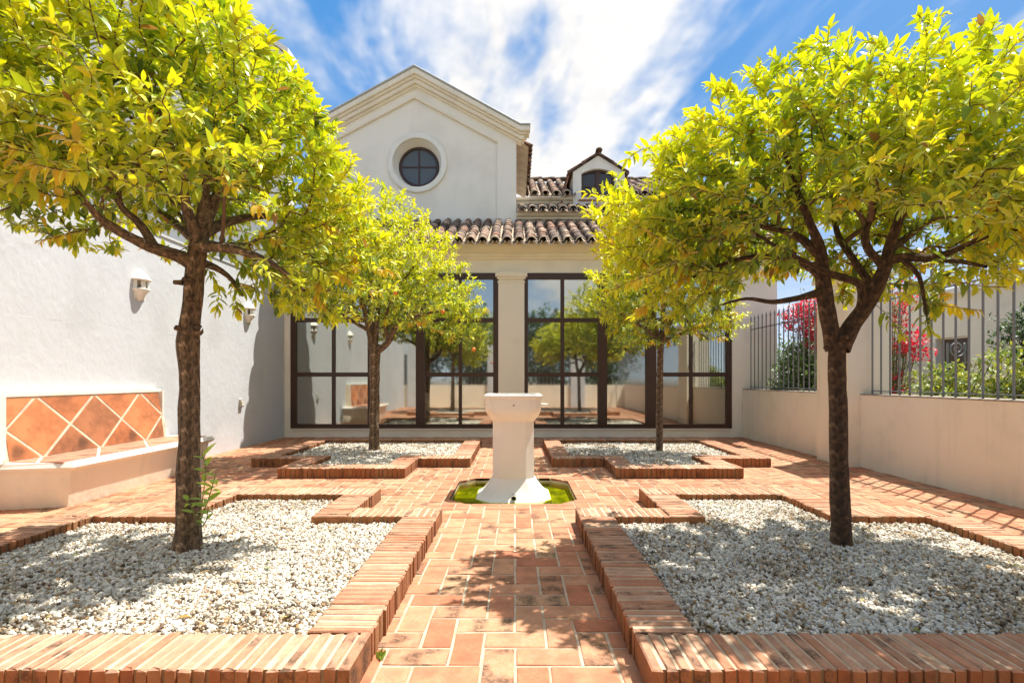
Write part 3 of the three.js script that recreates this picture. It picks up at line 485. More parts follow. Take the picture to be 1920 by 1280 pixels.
    for (const s of [-1, 1]) for (let k = 0; k < 3; k++) { const b = covers[k].clone(); b.scale(0.7, 0.5, 0.85); b.rotateY(s * Math.PI / 2); b.rotateZ(-s * 1.32); b.translate(dc + s * (0.70 + k * 0.07), ev - 0.0 - k * 0.27, dz - 0.12); ed.push(b); }
    part('dormer_tiles', merge(ed), tileMats[5], d);
    { const g = []; for (let k = 0; k < 7; k++) { const b = covers[k % 6].clone(); b.scale(0.8, 0.7, 1); b.translate(dc, ap + 0.06, dz - 2.4 + k * 0.36); g.push(b); } part('ridge_tiles', merge(g), tileMats[1], d); }
  }
}

// ---------------------------------------------------------------- the taller house beyond the courtyard wall
{
  const n = thing('house', 'taller pale house rising behind the sunlit wall, mostly hidden by leaves', 'house', [-9.5, 0, -13]);
  const off = (g) => { g.translate(9.5, 0, 13); return g; };
  mesh('wall', off(extrude([[-14.5, -0.1], [-5.66, -0.1], [-5.66, 9.22], [-9.8, 12.2], [-14.5, 9.0]], 0.4, -13.0)), M.house, n);
  mesh('rear_wall', off(box(-14.5, -0.1, -18, -8.2, 8.4, -13.002)), M.house, n);
  mesh('verge', off(extrude([[-5.60, 9.22], [-5.60, 9.36], [-9.8, 12.38], [-14.6, 9.1], [-14.6, 8.96], [-9.8, 12.22]], 0.5, -13.05)), M.paint, n);
}

// ---------------------------------------------------------------- bench
{
  const bz = -5.75, b = thing('garden_bench', 'whitewashed masonry bench with terracotta tile back against the wall', 'bench', [-4.5, 0, bz]);
  const off = (g) => { g.translate(4.5, 0, -bz); return g; };
  const part = (nm, g, m) => mesh(nm, off(g), m, b);
  function loft(lo, y0, hi, y1) {   // two plan outlines (x, distance) joined by straight sides
    const p = [], tri = (...v) => v.forEach((q) => p.push(...q)), A = lo.map(([x, z]) => [x, y0, -z]), B = hi.map(([x, z]) => [x, y1, -z]);
    for (let i = 0; i < A.length; i++) { const k = (i + 1) % A.length; tri(A[i], A[k], B[k]); tri(A[i], B[k], B[i]); }
    for (let i = 1; i + 1 < A.length; i++) { tri(B[0], B[i], B[i + 1]); tri(A[0], A[i + 1], A[i]); }
    const g = new THREE.BufferGeometry(); g.setAttribute('position', new THREE.Float32BufferAttribute(p, 3)); return uvFlat(g);
  }
  part('bench_base', loft([[LX - 0.02, 4.66], [-4.22, 4.80], [-4.22, 6.86], [LX - 0.02, 6.98]], -0.02, [[LX - 0.02, 4.62], [-4.15, 4.76], [-4.15, 6.9], [LX - 0.02, 7.02]], 0.352), M.stained);
  part('seat_lip', merge([loft([[LX - 0.02, 4.60], [-4.13, 4.74], [-4.13, 6.92], [LX - 0.02, 7.04]], 0.353, [[LX - 0.02, 4.575], [-4.095, 4.715], [-4.095, 6.945], [LX - 0.02, 7.065]], 0.385), loft([[LX - 0.02, 4.575], [-4.095, 4.715], [-4.095, 6.945], [LX - 0.02, 7.065]], 0.385, [[LX - 0.02, 4.59], [-4.115, 4.735], [-4.115, 6.925], [LX - 0.02, 7.05]], 0.43)]), M.paint);
  // back: a sloping slab with white edges
  const s0 = 4.665, s1 = 6.755, yb = 0.43, yt = 1.035, xb = -4.655, xt = -4.735;
  const P3 = (s, t, o = 0) => { const n = V(yt - yb, -(xt - xb), 0).normalize(); return [lerp(xb, xt, t) + n.x * o, lerp(yb, yt, t) + n.y * o, -s]; };
  function slab(poly, o0, o1, f = P3) {   // polygon in (s, t) with thickness
    const p = [], tri = (...v) => v.forEach((q) => p.push(...q)), A = poly.map(([s, t]) => f(s, t, o0)), B = poly.map(([s, t]) => f(s, t, o1));
    for (let i = 1; i + 1 < B.length; i++) { tri(B[0], B[i], B[i + 1]); }
    for (let i = 0; i < A.length; i++) { const k = (i + 1) % A.length; tri(A[i], A[k], B[k]); tri(A[i], B[k], B[i]); }
    const g = new THREE.BufferGeometry(); g.setAttribute('position', new THREE.Float32BufferAttribute(p, 3)); return uvFlat(g);
  }
  const grout = std({ color: col(0.80, 0.66, 0.48), map: again(grain, 2), roughness: 0.95 });
  part('backrest', merge([slab([[s0 - 0.04, 0], [s1 + 0.04, 0], [s1 + 0.04, 1], [s0 - 0.04, 1]], -0.3, 0.009)]), grout);
  part('back_frame', merge([box(LX - 0.02, 0.4305, -(s1 + 0.03), -4.68, 1.05, -(s1 + 0.004)).translate(0, 0, 0), box(LX - 0.02, 0.4305, -(s0 - 0.012), -4.65, 1.05, -(s0 - 0.09)), box(LX - 0.02, 1.036, -(s1 + 0.032), -4.715, 1.075, -(s0 - 0.088))]), M.paint);
  const R = rngOf(41), terra = texture(512, (u, v) => { const a = fbm(u * 4, v * 4, 241, 5, 4), c = fbm(u * 14, v * 14, 243, 4, 14), k = sstep(0.56, 0.74, fbm(u * 3 + 1, v * 3, 247, 5, 3)); const s = 0.88 + 0.35 * (a - 0.5) + 0.2 * (c - 0.5); return [s + 0.05 - 0.15 * k, s + 0.04 - 0.12 * k, s + 0.03 - 0.10 * k]; }, true);
  const tm = [[0.58, 0.20, 0.075], [0.50, 0.175, 0.065], [0.62, 0.225, 0.085], [0.42, 0.165, 0.07]].map(([r, g, c]) => std({ color: col(r, g, c), map: again(terra, 1.4), bumpMap: again(grainBump, 3), bumpScale: 0.0015, roughness: 0.8 }));
  const clipS = (poly, lim, keepBelow) => { const out = []; for (let i = 0; i < poly.length; i++) { const a = poly[i], c = poly[(i + 1) % poly.length], ia = keepBelow ? a[0] <= lim : a[0] >= lim, ic = keepBelow ? c[0] <= lim : c[0] >= lim; if (ia) out.push(a); if (ia !== ic) { const t = (lim - a[0]) / (c[0] - a[0]); out.push([lim, lerp(a[1], c[1], t)]); } } return out; };
  const shrink = (poly, w) => { const cx = poly.reduce((s, p) => s + p[0], 0) / poly.length, cy = poly.reduce((s, p) => s + p[1], 0) / poly.length; const n = poly.length, out = []; // inset each edge by w (s in metres, t in units of 0.61 m)
    const K = 0.61, Q = poly.map(([s, t]) => [s, t * K]); for (let i = 0; i < n; i++) { const a = Q[(i + n - 1) % n], b2 = Q[i], c = Q[(i + 1) % n]; const e1 = [b2[0] - a[0], b2[1] - a[1]], e2 = [c[0] - b2[0], c[1] - b2[1]], l1 = Math.hypot(...e1), l2 = Math.hypot(...e2), n1 = [-e1[1] / l1, e1[0] / l1], n2 = [-e2[1] / l2, e2[0] / l2], k = 1 + n1[0] * n2[0] + n1[1] * n2[1]; out.push([b2[0] + w * (n1[0] + n2[0]) / k, (b2[1] + w * (n1[1] + n2[1]) / k) / K]); } return out; };
  for (let k = -1; k <= 3; k++) {
    const c = 5.02 + 0.695 * k, d = 0.3475;
    for (let poly of [[[c - d, 0.5], [c, 0], [c + d, 0.5], [c, 1]], [[c, 0], [c + 2 * d, 0], [c + d, 0.5]], [[c, 1], [c + d, 0.5], [c + 2 * d, 1]]]) {
      poly = clipS(clipS(poly, s0, false), s1, true); poly = poly.filter((p, i) => { const q = poly[(i + 1) % poly.length]; return Math.hypot(p[0] - q[0], p[1] - q[1]) > 0.004; }); if (poly.length < 3) continue;
      part('tile', slab(shrink(poly, 0.015), 0.0, 0.012), tm[Math.floor(R() * 4)]);
    }
  }
  // seat tiles between joints that run on at a slant
  const seat = (s, t, o) => [lerp(xb - 0.01, -4.17, t), 0.424 + o, -s];
  const sm2 = [[0.50, 0.215, 0.125], [0.55, 0.25, 0.15], [0.46, 0.20, 0.12]].map(([r, g, c]) => std({ color: col(r, g, c), map: again(terra, 2), bumpMap: again(grainBump, 3), bumpScale: 0.0015, roughness: 0.85 }));
  const cuts = [3.63, 4.325, 5.02, 5.715, 6.41, 7.105, 7.8];
  for (let k = 0; k + 1 < cuts.length; k++) {
    let poly = [[cuts[k], 0], [cuts[k] - 0.62, 1], [cuts[k + 1] - 0.62, 1], [cuts[k + 1], 0]].reverse();
    poly = clipS(clipS(poly, 4.69, false), 6.9, true); poly = poly.filter((p, i) => { const q = poly[(i + 1) % poly.length]; return Math.hypot(p[0] - q[0], p[1] - q[1]) > 0.004; }); if (poly.length < 3) continue;
    part('tile', slab(shrink(poly, 0.015).reverse(), 0.0, 0.013, seat), sm2[k % 3]);
  }
}

// ---------------------------------------------------------------- wall lamps, socket
{
  function lamp(label, z) {
    const t = thing('wall_lamp', label, 'wall lamp', [LX, 2.22, -z], 'white ceramic lamps on the courtyard wall');
    const lathe = (pts, a0 = 0, a1 = Math.PI) => { const g = new THREE.LatheGeometry(pts.map(([r, y]) => new THREE.Vector2(Math.max(r, 0.0005), y)), 24, a0, a1); return g; };
    const mat = M.paint.clone(); mat.side = THREE.DoubleSide;
    mesh('lamp_cup', lathe([[0.012, -0.02], [0.03, 0], [0.05, 0.03], [0.115, 0.115], [0.118, 0.13], [0.10, 0.132], [0.0, 0.13]]), mat, t);
    for (const [a, w] of [[0, 0.42], [0.86, 0.50], [1.78, 0.50], [2.72, 0.42]]) mesh('lamp_post', lathe([[0.098, 0.131], [0.104, 0.131], [0.104, 0.232], [0.086, 0.232], [0.086, 0.131], [0.098, 0.131]], a, w), mat, t);
    mesh('lamp_cap', lathe([[0.0, 0.231], [0.13, 0.233], [0.133, 0.25], [0.11, 0.272], [0.09, 0.315], [0.05, 0.35], [0.022, 0.362], [0.018, 0.385], [0.0, 0.395]]), mat, t);
    mesh('lamp_back', box(0.002, 0.0, -0.09, 0.012, 0.29, 0.09), mat, t);
    const bulb = new THREE.SphereGeometry(0.03, 12, 8); bulb.translate(0.045, 0.18, 0); mesh('bulb', bulb, std({ color: col(0.25, 0.22, 0.18), roughness: 0.3 }), t);
  }
  lamp('white ceramic wall lamp above the far end of the bench', 6.5);
  lamp('white ceramic wall lamp nearest the glazed doors, half hidden by leaves', 9.15);
  const s = thing('wall_socket', 'small grey socket box low on the sunlit wall', 'socket', [LX, 0.72, -8.9]);
  mesh('socket_box', box(0, 0, -0.05, 0.035, 0.13, 0.05), std({ color: col(0.45, 0.42, 0.36) }), s); mesh('socket_lid', box(0.035, 0.02, -0.042, 0.05, 0.10, 0.042), std({ color: col(0.62, 0.58, 0.5) }), s);
}

// ---------------------------------------------------------------- fountain
{
  const f = thing('fountain', 'white pedestal fountain with square bowl and flared foot', 'fountain', [POOLX, 0, POOLZ]);
  // stack of chamfered squares: half width, height, corner cut as a share of the half width
  function stack(rows, capTop = true) {
    const p = [], tri = (...v) => v.forEach((q) => p.push(...q));
    const ring = ([a, y, k]) => { const c = a * k; return [[a, y, -a + c], [a, y, a - c], [a - c, y, a], [-a + c, y, a], [-a, y, a - c], [-a, y, -a + c], [-a + c, y, -a], [a - c, y, -a]]; };
    for (let i = 0; i + 1 < rows.length; i++) { const A = ring(rows[i]), B = ring(rows[i + 1]); for (let j = 0; j < 8; j++) { const k = (j + 1) % 8; tri(A[j], B[k], A[k]); tri(A[j], B[j], B[k]); } }
    if (capTop) { const T = ring(rows[rows.length - 1]); for (let j = 1; j < 7; j++) tri(T[0], T[j + 1], T[j]); }
    const g = new THREE.BufferGeometry(); g.setAttribute('position', new THREE.Float32BufferAttribute(p, 3)); return uvFlat(g);
  }
  const curve = (n, fn) => Array.from({ length: n + 1 }, (_, i) => fn(i / n));
  mesh('fountain_foot', stack([[0.405, -0.115, 0.42], [0.405, -0.055, 0.42], ...curve(7, (t) => [lerp(0.395, 0.222, Math.pow(t, 0.62)), lerp(-0.05, 0.155, t), lerp(0.42, 0.40, t)])]), M.paint, f);
  mesh('fountain_shaft', stack([[0.2215, 0.155, 0.40], [0.217, 0.80, 0.40]]), M.paint, f);
  mesh('fountain_bowl', stack([[0.20, 0.735, 0.40], [0.219, 0.745, 0.40], ...curve(10, (t) => [0.220 + 0.070 * Math.sin(t * Math.PI / 2), lerp(0.755, 0.90, t), lerp(0.40, 0.20, t)]), [0.293, 0.995, 0.19], [0.303, 1.003, 0.19], [0.305, 1.030, 0.19], [0.297, 1.04, 0.19], [0.255, 1.04, 0.2], [0.22, 0.95, 0.2]]), M.paint, f);
  const bw = stack([[0.226, 0.955, 0.2], [0.236, 0.985, 0.2]]); mesh('bowl_water', bw, new THREE.MeshPhysicalMaterial({ color: col(0.3, 0.36, 0.34), roughness: 0.03 }), f);
  const sp = cylinderBetween(V(0.27, 0.935, 0.02), V(0.375, 0.925, 0.02), 0.014, 0.011, 10); mesh('spout', sp, M.paint, f);
  const hole = new THREE.TorusGeometry(0.026, 0.006, 8, 20); hole.translate(0.005, -0.005, 0.392); mesh('drain_rim', hole, M.paint, f);
  const dh = cylinderBetween(V(0.005, -0.005, 0.30), V(0.005, -0.005, 0.389), 0.025, 0.025, 18); mesh('drain_hole', dh, std({ color: col(0.008, 0.007, 0.006), roughness: 1 }), f);
  const tp = cylinderBetween(V(0.005, 0.93, 0.27), V(0.005, 0.93, 0.300), 0.008, 0.007, 10); mesh('spout_hole', tp, std({ color: col(0.03, 0.025, 0.02), roughness: 0.8 }), f);
}

// ---------------------------------------------------------------- leaves and trees
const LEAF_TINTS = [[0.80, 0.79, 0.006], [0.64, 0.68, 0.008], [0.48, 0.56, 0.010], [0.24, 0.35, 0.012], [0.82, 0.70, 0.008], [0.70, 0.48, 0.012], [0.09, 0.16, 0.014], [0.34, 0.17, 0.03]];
const leafMat = (c, vc) => new THREE.MeshPhysicalMaterial({ color: c || col(1, 1, 1), vertexColors: !!vc, transmission: 0.41, thickness: 0, roughness: 0.92, clearcoat: 0.45, clearcoatRoughness: 0.28, side: THREE.DoubleSide });
const LEAF_MATS = LEAF_TINTS.map((c) => leafMat(col(...c)));
const foliageMat = leafMat(null, true);
// a leaf of length 1 along +y: pointed ellipse folded along its midrib, curled at the tip
function leafGeo(width, fold, curl, twist) {
  const st = [0, 0.10, 0.30, 0.55, 0.80, 1], p = [], ix = [];
  st.forEach((t) => {
    const w = width * Math.pow(Math.sin(Math.PI * Math.pow(t, 0.85)), 0.8) * (t > 0 && t < 1 ? 1 : 0) * 0.5, z = -curl * t * t, tw = twist * t;
    const y = t - curl * curl * 0.3 * t * t;
    p.push(-w * Math.cos(tw), y, z + w * fold + w * Math.sin(tw), 0, y, z, w * Math.cos(tw), y, z + w * fold - w * Math.sin(tw));
  });
  for (let i = 0; i + 1 < st.length; i++) { const a = i * 3, b = a + 3; if (i > 0) ix.push(a, a + 1, b, a + 1, a + 2, b + 2); ix.push(a + 1, b + 1, b, a + 1, b + 2, b + 1); }
  const g = new THREE.BufferGeometry(); g.setAttribute('position', new THREE.Float32BufferAttribute(p, 3)); g.setIndex(ix); g.computeVertexNormals(); return g;
}
const LEAVES = [leafGeo(0.38, 0.3, 0.24, 0.2), leafGeo(0.34, 0.55, 0.38, -0.25), leafGeo(0.42, 0.2, 0.14, 0.15), leafGeo(0.32, 0.7, 0.2, 0.4), leafGeo(0.39, 0.4, 0.55, -0.15), leafGeo(0.36, 0.35, 0.05, -0.4)];

class LeafBag {   // many leaves in one indexed mesh with a colour per leaf
  constructor() { this.p = []; this.n = []; this.c = []; this.i = []; this.k = 0; }
  add(g, m, c) {
    const P = g.attributes.position, N = g.attributes.normal, v = V(0, 0, 0), nm = new THREE.Matrix3().getNormalMatrix(m);
    for (let i = 0; i < P.count; i++) { v.fromBufferAttribute(P, i).applyMatrix4(m); this.p.push(v.x, v.y, v.z); v.fromBufferAttribute(N, i).applyMatrix3(nm).normalize(); this.n.push(v.x, v.y, v.z); this.c.push(c[0], c[1], c[2]); }
    for (const j of g.index.array) this.i.push(j + this.k); this.k += P.count;
  }
  build() { const g = new THREE.BufferGeometry(); g.setAttribute('position', new THREE.BufferAttribute(new Float32Array(this.p), 3)); g.setAttribute('normal', new THREE.BufferAttribute(new Float32Array(this.n), 3)); g.setAttribute('color', new THREE.BufferAttribute(new Float32Array(this.c), 3)); g.setIndex(new THREE.BufferAttribute(new Uint32Array(this.i), 1)); return g; }
}
function leafMatrix(pos, dir, normalHint, len, wid) {
  const y = dir.clone().normalize(), z = normalHint.clone().addScaledVector(y, -normalHint.dot(y)); if (z.lengthSq() < 1e-4) z.set(0.3, 0.1, 1).addScaledVector(y, -0.3 * y.x - 0.1 * y.y - y.z); z.normalize();
  const x = y.clone().cross(z); return new THREE.Matrix4().makeBasis(x.multiplyScalar(len * wid), y.multiplyScalar(len), z.multiplyScalar(len)).setPosition(pos);
}
// tube with a radius per point and rough bark
function limbGeo(pts, radii, seg, rough, seed) {
  const p = [], uv = [], ix = [], n = pts.length; let nx = V(1, 0, 0), run = 0;
  for (let i = 0; i < n; i++) {
    const d = pts[Math.min(i + 1, n - 1)].clone().sub(pts[Math.max(i - 1, 0)]).normalize();
    nx.addScaledVector(d, -nx.dot(d)); if (nx.lengthSq() < 1e-3) nx.set(0, 0, 1).addScaledVector(d, -d.z); nx.normalize();
    const b = d.clone().cross(nx); if (i) run += pts[i].distanceTo(pts[i - 1]);
    for (let k = 0; k <= seg; k++) {
      const a = k / seg * Math.PI * 2, c = Math.cos(a), s = Math.sin(a), q = pts[i], k2 = 1 + rough * ((noise3(q.x * 9 + c * 1.6 + seed, q.y * 5, q.z * 9 + s * 1.6) - 0.5) * 1.4 + (noise3(q.x * 30 + c * 5, q.y * 14 + seed, q.z * 30 + s * 5) - 0.5) * 0.6), r = radii[i] * k2;
      p.push(q.x + (nx.x * c + b.x * s) * r, q.y + (nx.y * c + b.y * s) * r, q.z + (nx.z * c + b.z * s) * r); uv.push(k / seg * Math.max(1, Math.round(radii[0] * 2 * Math.PI / 0.3)), run / 0.3);
    }
  }
  for (let i = 0; i + 1 < n; i++) for (let k = 0; k < seg; k++) { const a = i * (seg + 1) + k, b = a + seg + 1; ix.push(a, a + 1, b, a + 1, b + 1, b); }
  const g = new THREE.BufferGeometry(); g.setAttribute('position', new THREE.Float32BufferAttribute(p, 3)); g.setAttribute('uv', new THREE.Float32BufferAttribute(uv, 2)); g.setIndex(ix); g.computeVertexNormals(); return g;
}
function smoothLine(list, step) {   // list of [Vector3, radius]
  const c = new THREE.CatmullRomCurve3(list.map((a) => a[0]), false, 'centripetal'), n = Math.max(3, Math.round(c.getLength() / step)), pts = [], rad = [];
  for (let i = 0; i <= n; i++) { const t = i / n; pts.push(c.getPoint(t)); const f = t * (list.length - 1), k = Math.min(list.length - 2, Math.floor(f)); rad.push(lerp(list[k][1], list[k + 1][1], f - k)); }
  return [pts, rad];
}
function growTree(o) {
  const R = rngOf(o.seed), base = o.trunk[0][0], t = thing('orange_tree', o.label, 'orange tree', base.toArray());
  const inv = new THREE.Matrix4().makeTranslation(-base.x, -base.y, -base.z);
  const nodes = [];
  // trunk
  const [tp, tr0] = smoothLine(o.trunk, 0.06), tr = tr0.map((r) => r * (o.thin || 1)), tg = [limbGeo(tp, tr, 18, 0.22, o.seed)];
  for (const [pos, dir, r, l] of o.knots || []) tg.push(limbGeo([pos, pos.clone().addScaledVector(dir, l * 0.5), pos.clone().addScaledVector(dir, l)], [r * 1.3, r * 1.05, r], 10, 0.2, 3));
  const trunk = mesh('trunk', merge(tg).applyMatrix4(inv), o.bark || M.bark, t); 
  for (const [pos, dir, r, l] of o.knots || []) { const a = pos.clone().addScaledVector(dir, l - 0.004), k = mesh('pruned_stub', cylinderBetween(a, a.clone().addScaledVector(dir, 0.007), r * 0.8, r * 0.72, 12).applyMatrix4(inv), std({ color: col(0.30, 0.20, 0.13), map: again(barkMap, 2), roughness: 0.95 }), trunk); const b = a.clone().addScaledVector(dir, 0.004); mesh('pruned_heart', cylinderBetween(b, b.clone().addScaledVector(dir, 0.006), r * 0.4, r * 0.36, 10).applyMatrix4(inv), M.twig, trunk); }
  // limbs drawn by hand
  const limbs = [];
  for (const L of o.limbs) { const [p, r] = smoothLine(L, 0.05); limbs.push(limbGeo(p, r, 10, 0.18, o.seed + 7)); let prev = -1; p.forEach((q, i) => { nodes.push({ p: q, parent: prev, fixed: true, kids: 0, r: r[i] }); prev = nodes.length - 1; }); }
  // twig tips spread through the crown
  const tips = [], vol = o.crown.map((e) => e[3] * e[4] * e[5] * (e[6] || 1)), tot = vol.reduce((a, b) => a + b, 0);
  let guard = 0; const cell = new Map(), key = (p) => Math.floor(p.x / 0.2) + ',' + Math.floor(p.y / 0.2) + ',' + Math.floor(p.z / 0.2), gap = o.gap || 0.11;
  while (tips.length < o.tips && guard++ < o.tips * 60) {
    let k = R() * tot, i = 0; while (i < vol.length - 1 && k > vol[i]) k -= vol[i++];
    const e = o.crown[i], u = R() * 2 - 1, ph = R() * 6.2832, s = Math.sqrt(1 - u * u), rr = Math.pow(R(), 0.42);
    const d = V(s * Math.cos(ph), u, s * Math.sin(ph)), lump = 0.80 + 0.36 * noise3(d.x * 2.4 + o.seed, d.y * 2.4, d.z * 2.4 + 7);
    const p = V(e[0] + d.x * e[3] * rr * lump, e[1] + d.y * e[4] * rr * lump, e[2] + d.z * e[5] * rr * lump);
    if (o.reject && o.reject(p)) continue;
    if (noise3(p.x * 2.6 + o.seed * 3, p.y * 2.6, p.z * 2.6) < (o.holes ?? 0.30)) continue;
    const c = [Math.floor(p.x / 0.2), Math.floor(p.y / 0.2), Math.floor(p.z / 0.2)]; let bad = false;
    for (let a = -1; a < 2 && !bad; a++) for (let b = -1; b < 2 && !bad; b++) for (let f = -1; f < 2; f++) { const l = cell.get((c[0] + a) + ',' + (c[1] + b) + ',' + (c[2] + f)); if (l && l.some((q) => q.distanceTo(p) < gap)) { bad = true; break; } }
    if (bad) continue;
    const kk = key(p); if (!cell.has(kk)) cell.set(kk, []); cell.get(kk).push(p); tips.push(p);
  }
  for (const L of o.limbs) { const q = L[L.length - 1][0]; for (let k = 0; k < 7; k++) tips.push(q.clone().add(V(R() - 0.5, R() - 0.42, R() - 0.5).multiplyScalar(0.42))); }
  const hub = o.hub; tips.sort((a, b) => a.distanceToSquared(hub) - b.distanceToSquared(hub));
  const ends = [];
  for (const tip of tips) {
    let best = -1, bc = 1e9; const out = tip.clone().sub(hub).normalize();
    for (let i = 0; i < nodes.length; i++) { const n = nodes[i], dx = tip.x - n.p.x, dy = tip.y - n.p.y, dz = tip.z - n.p.z, d = Math.sqrt(dx * dx + dy * dy + dz * dz);  const al = (dx * out.x + dy * out.y + dz * out.z) / (d + 1e-6), c = d * (1.35 - 0.6 * al) + n.kids * 0.02 + 0.22 * n.p.distanceTo(hub); if (c < bc) { bc = c; best = i; } }
    const n0 = nodes[best], d0 = n0.parent >= 0 ? n0.p.clone().sub(nodes[n0.parent].p).normalize() : out.clone(), L = tip.distanceTo(n0.p), mid = n0.p.clone().addScaledVector(d0, L * 0.35).lerp(n0.p.clone().lerp(tip, 0.5), 0.6); mid.y += L * (0.10 - 0.16 * R()); mid.x += (R() - 0.5) * L * 0.22; mid.z += (R() - 0.5) * L * 0.22;
    const steps = Math.max(2, Math.round(L / 0.085)); let prev = best; n0.kids++;
    for (let s = 1; s <= steps; s++) { const q = s / steps, p = n0.p.clone().multiplyScalar((1 - q) * (1 - q)).addScaledVector(mid, 2 * q * (1 - q)).addScaledVector(tip, q * q); nodes.push({ p, parent: prev, kids: s < steps ? 1 : 0, r: 0 }); prev = nodes.length - 1; }
    ends.push(prev);
  }
  // radii from the tips down
  const ar = new Float32Array(nodes.length); for (let i = nodes.length - 1; i >= 0; i--) { const n = nodes[i]; if (n.fixed) continue; if (ar[i] === 0) ar[i] = Math.pow(0.0022, 2.2); n.r = Math.pow(ar[i], 1 / 2.2); if (n.parent >= 0) ar[n.parent] += ar[i]; }
  const children = nodes.map(() => []); nodes.forEach((n, i) => { if (!n.fixed && n.parent >= 0) children[n.parent].push(i); });
  const twigs = [];
  nodes.forEach((n, i) => {   // chains start where a twig leaves something thicker
    if (n.fixed) return; const par = nodes[n.parent], big = children[n.parent].slice().sort((a, b) => nodes[b].r - nodes[a].r)[0]; if (!par.fixed && big === i) return;
    const pts = [par.p], rad = [Math.min(par.r || 0.02, n.r * 1.25)]; let c = i; while (c !== undefined) { pts.push(nodes[c].p); rad.push(Math.min(0.028, nodes[c].r)); c = children[c].slice().sort((a, b) => nodes[b].r - nodes[a].r)[0]; }
    twigs.push(limbGeo(pts, rad, rad[0] > 0.008 ? 7 : 4, 0.12, i % 50));
  });
  mesh('limbs', merge(limbs).applyMatrix4(inv), o.bark || M.bark, t);
  mesh('twigs', merge(twigs).applyMatrix4(inv), M.twig, t);
  // leaves in whorls along the last stretch of each twig
  const leaves = [], Y = V(0, 1, 0);
  for (const e of ends) {
    const tip = nodes[e], pa = nodes[tip.parent], gp = pa.parent >= 0 ? nodes[pa.parent] : pa, dir = tip.p.clone().sub(gp.p).normalize();
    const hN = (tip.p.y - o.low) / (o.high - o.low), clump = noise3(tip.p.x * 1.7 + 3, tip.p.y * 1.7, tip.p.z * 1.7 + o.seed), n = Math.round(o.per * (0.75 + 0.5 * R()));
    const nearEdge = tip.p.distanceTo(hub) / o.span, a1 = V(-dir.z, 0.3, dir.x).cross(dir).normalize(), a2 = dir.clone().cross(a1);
    const sick = hN < 0.3 && R() < 0.10;
    for (let k = 0; k < n; k++) {
      const q = k / n, s = (1 - q) * 0.17, ph = k * 2.4 + R() * 0.6 + e, open = lerp(0.35, 1.35, Math.pow(1 - q, 0.7)) + (R() - 0.5) * 0.4;
      const base2 = s < 0.085 ? tip.p.clone().lerp(pa.p, s / 0.085) : pa.p.clone().lerp(gp.p, (s - 0.085) / 0.085);
      const d = dir.clone().multiplyScalar(Math.cos(open)).addScaledVector(a1, Math.sin(open) * Math.cos(ph)).addScaledVector(a2, Math.sin(open) * Math.sin(ph));
      d.y += (o.droop ?? 0.06) + (hN < 0.25 ? -0.3 * R() : 0.28 * R()) - (sick ? 0.6 : 0);
      const up = Y.clone().addScaledVector(d, 0.2); up.x += (R() - 0.5) * 0.9; up.z += (R() - 0.5) * 0.9;
      const len = o.leaf * (0.5 + 0.85 * R()) * (0.85 + 0.3 * (1 - q));
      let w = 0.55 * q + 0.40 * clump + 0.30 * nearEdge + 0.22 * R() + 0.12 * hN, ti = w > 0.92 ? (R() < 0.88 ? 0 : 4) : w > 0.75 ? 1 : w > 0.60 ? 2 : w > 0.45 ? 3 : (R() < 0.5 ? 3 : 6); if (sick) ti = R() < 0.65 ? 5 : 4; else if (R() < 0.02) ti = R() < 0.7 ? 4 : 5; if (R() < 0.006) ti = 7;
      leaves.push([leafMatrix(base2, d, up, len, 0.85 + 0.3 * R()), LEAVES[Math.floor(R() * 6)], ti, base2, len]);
    }
  }
  const bag = new LeafBag();
  if (o.single) {   // the leaves that show largest are parts of their own
    const sc = (l) => { const p = l[3], z = -p.z, px = CX + p.x / z * F, py = CY - (p.y - EYE) / z * F; return z < 0.8 || px < -10 || px > 1930 || py < -10 || py > 1290 ? 0 : l[4] / z; };
    leaves.forEach((l) => l.push(sc(l))); leaves.sort((a, b) => b[5] - a[5]);
  }
  leaves.forEach((l, i) => {
    l[0].premultiply(inv);
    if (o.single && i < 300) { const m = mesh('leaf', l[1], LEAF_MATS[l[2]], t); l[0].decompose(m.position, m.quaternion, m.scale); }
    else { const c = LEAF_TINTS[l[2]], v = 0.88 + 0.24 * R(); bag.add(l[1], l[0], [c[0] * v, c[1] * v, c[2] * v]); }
  });
  const fo = mesh('foliage', bag.build(), foliageMat, t); fo.userData.kind = 'stuff';
  for (const p of o.fruit || []) { const g = new THREE.SphereGeometry(0.031, 16, 12); g.translate(...p.clone().applyMatrix4(inv).toArray()); mesh('orange', g, std({ color: col(0.75, 0.20, 0.02), bumpMap: again(grainBump, 4), bumpScale: 0.001, roughness: 0.5 }), t); }
  console.log(o.seed, 'tips', tips.length, 'leaves', leaves.length, 'twigs', twigs.length);
  return t;
}
const L3 = (...a) => a.map(([x, y, z, r]) => [at(x, y, z), r]);

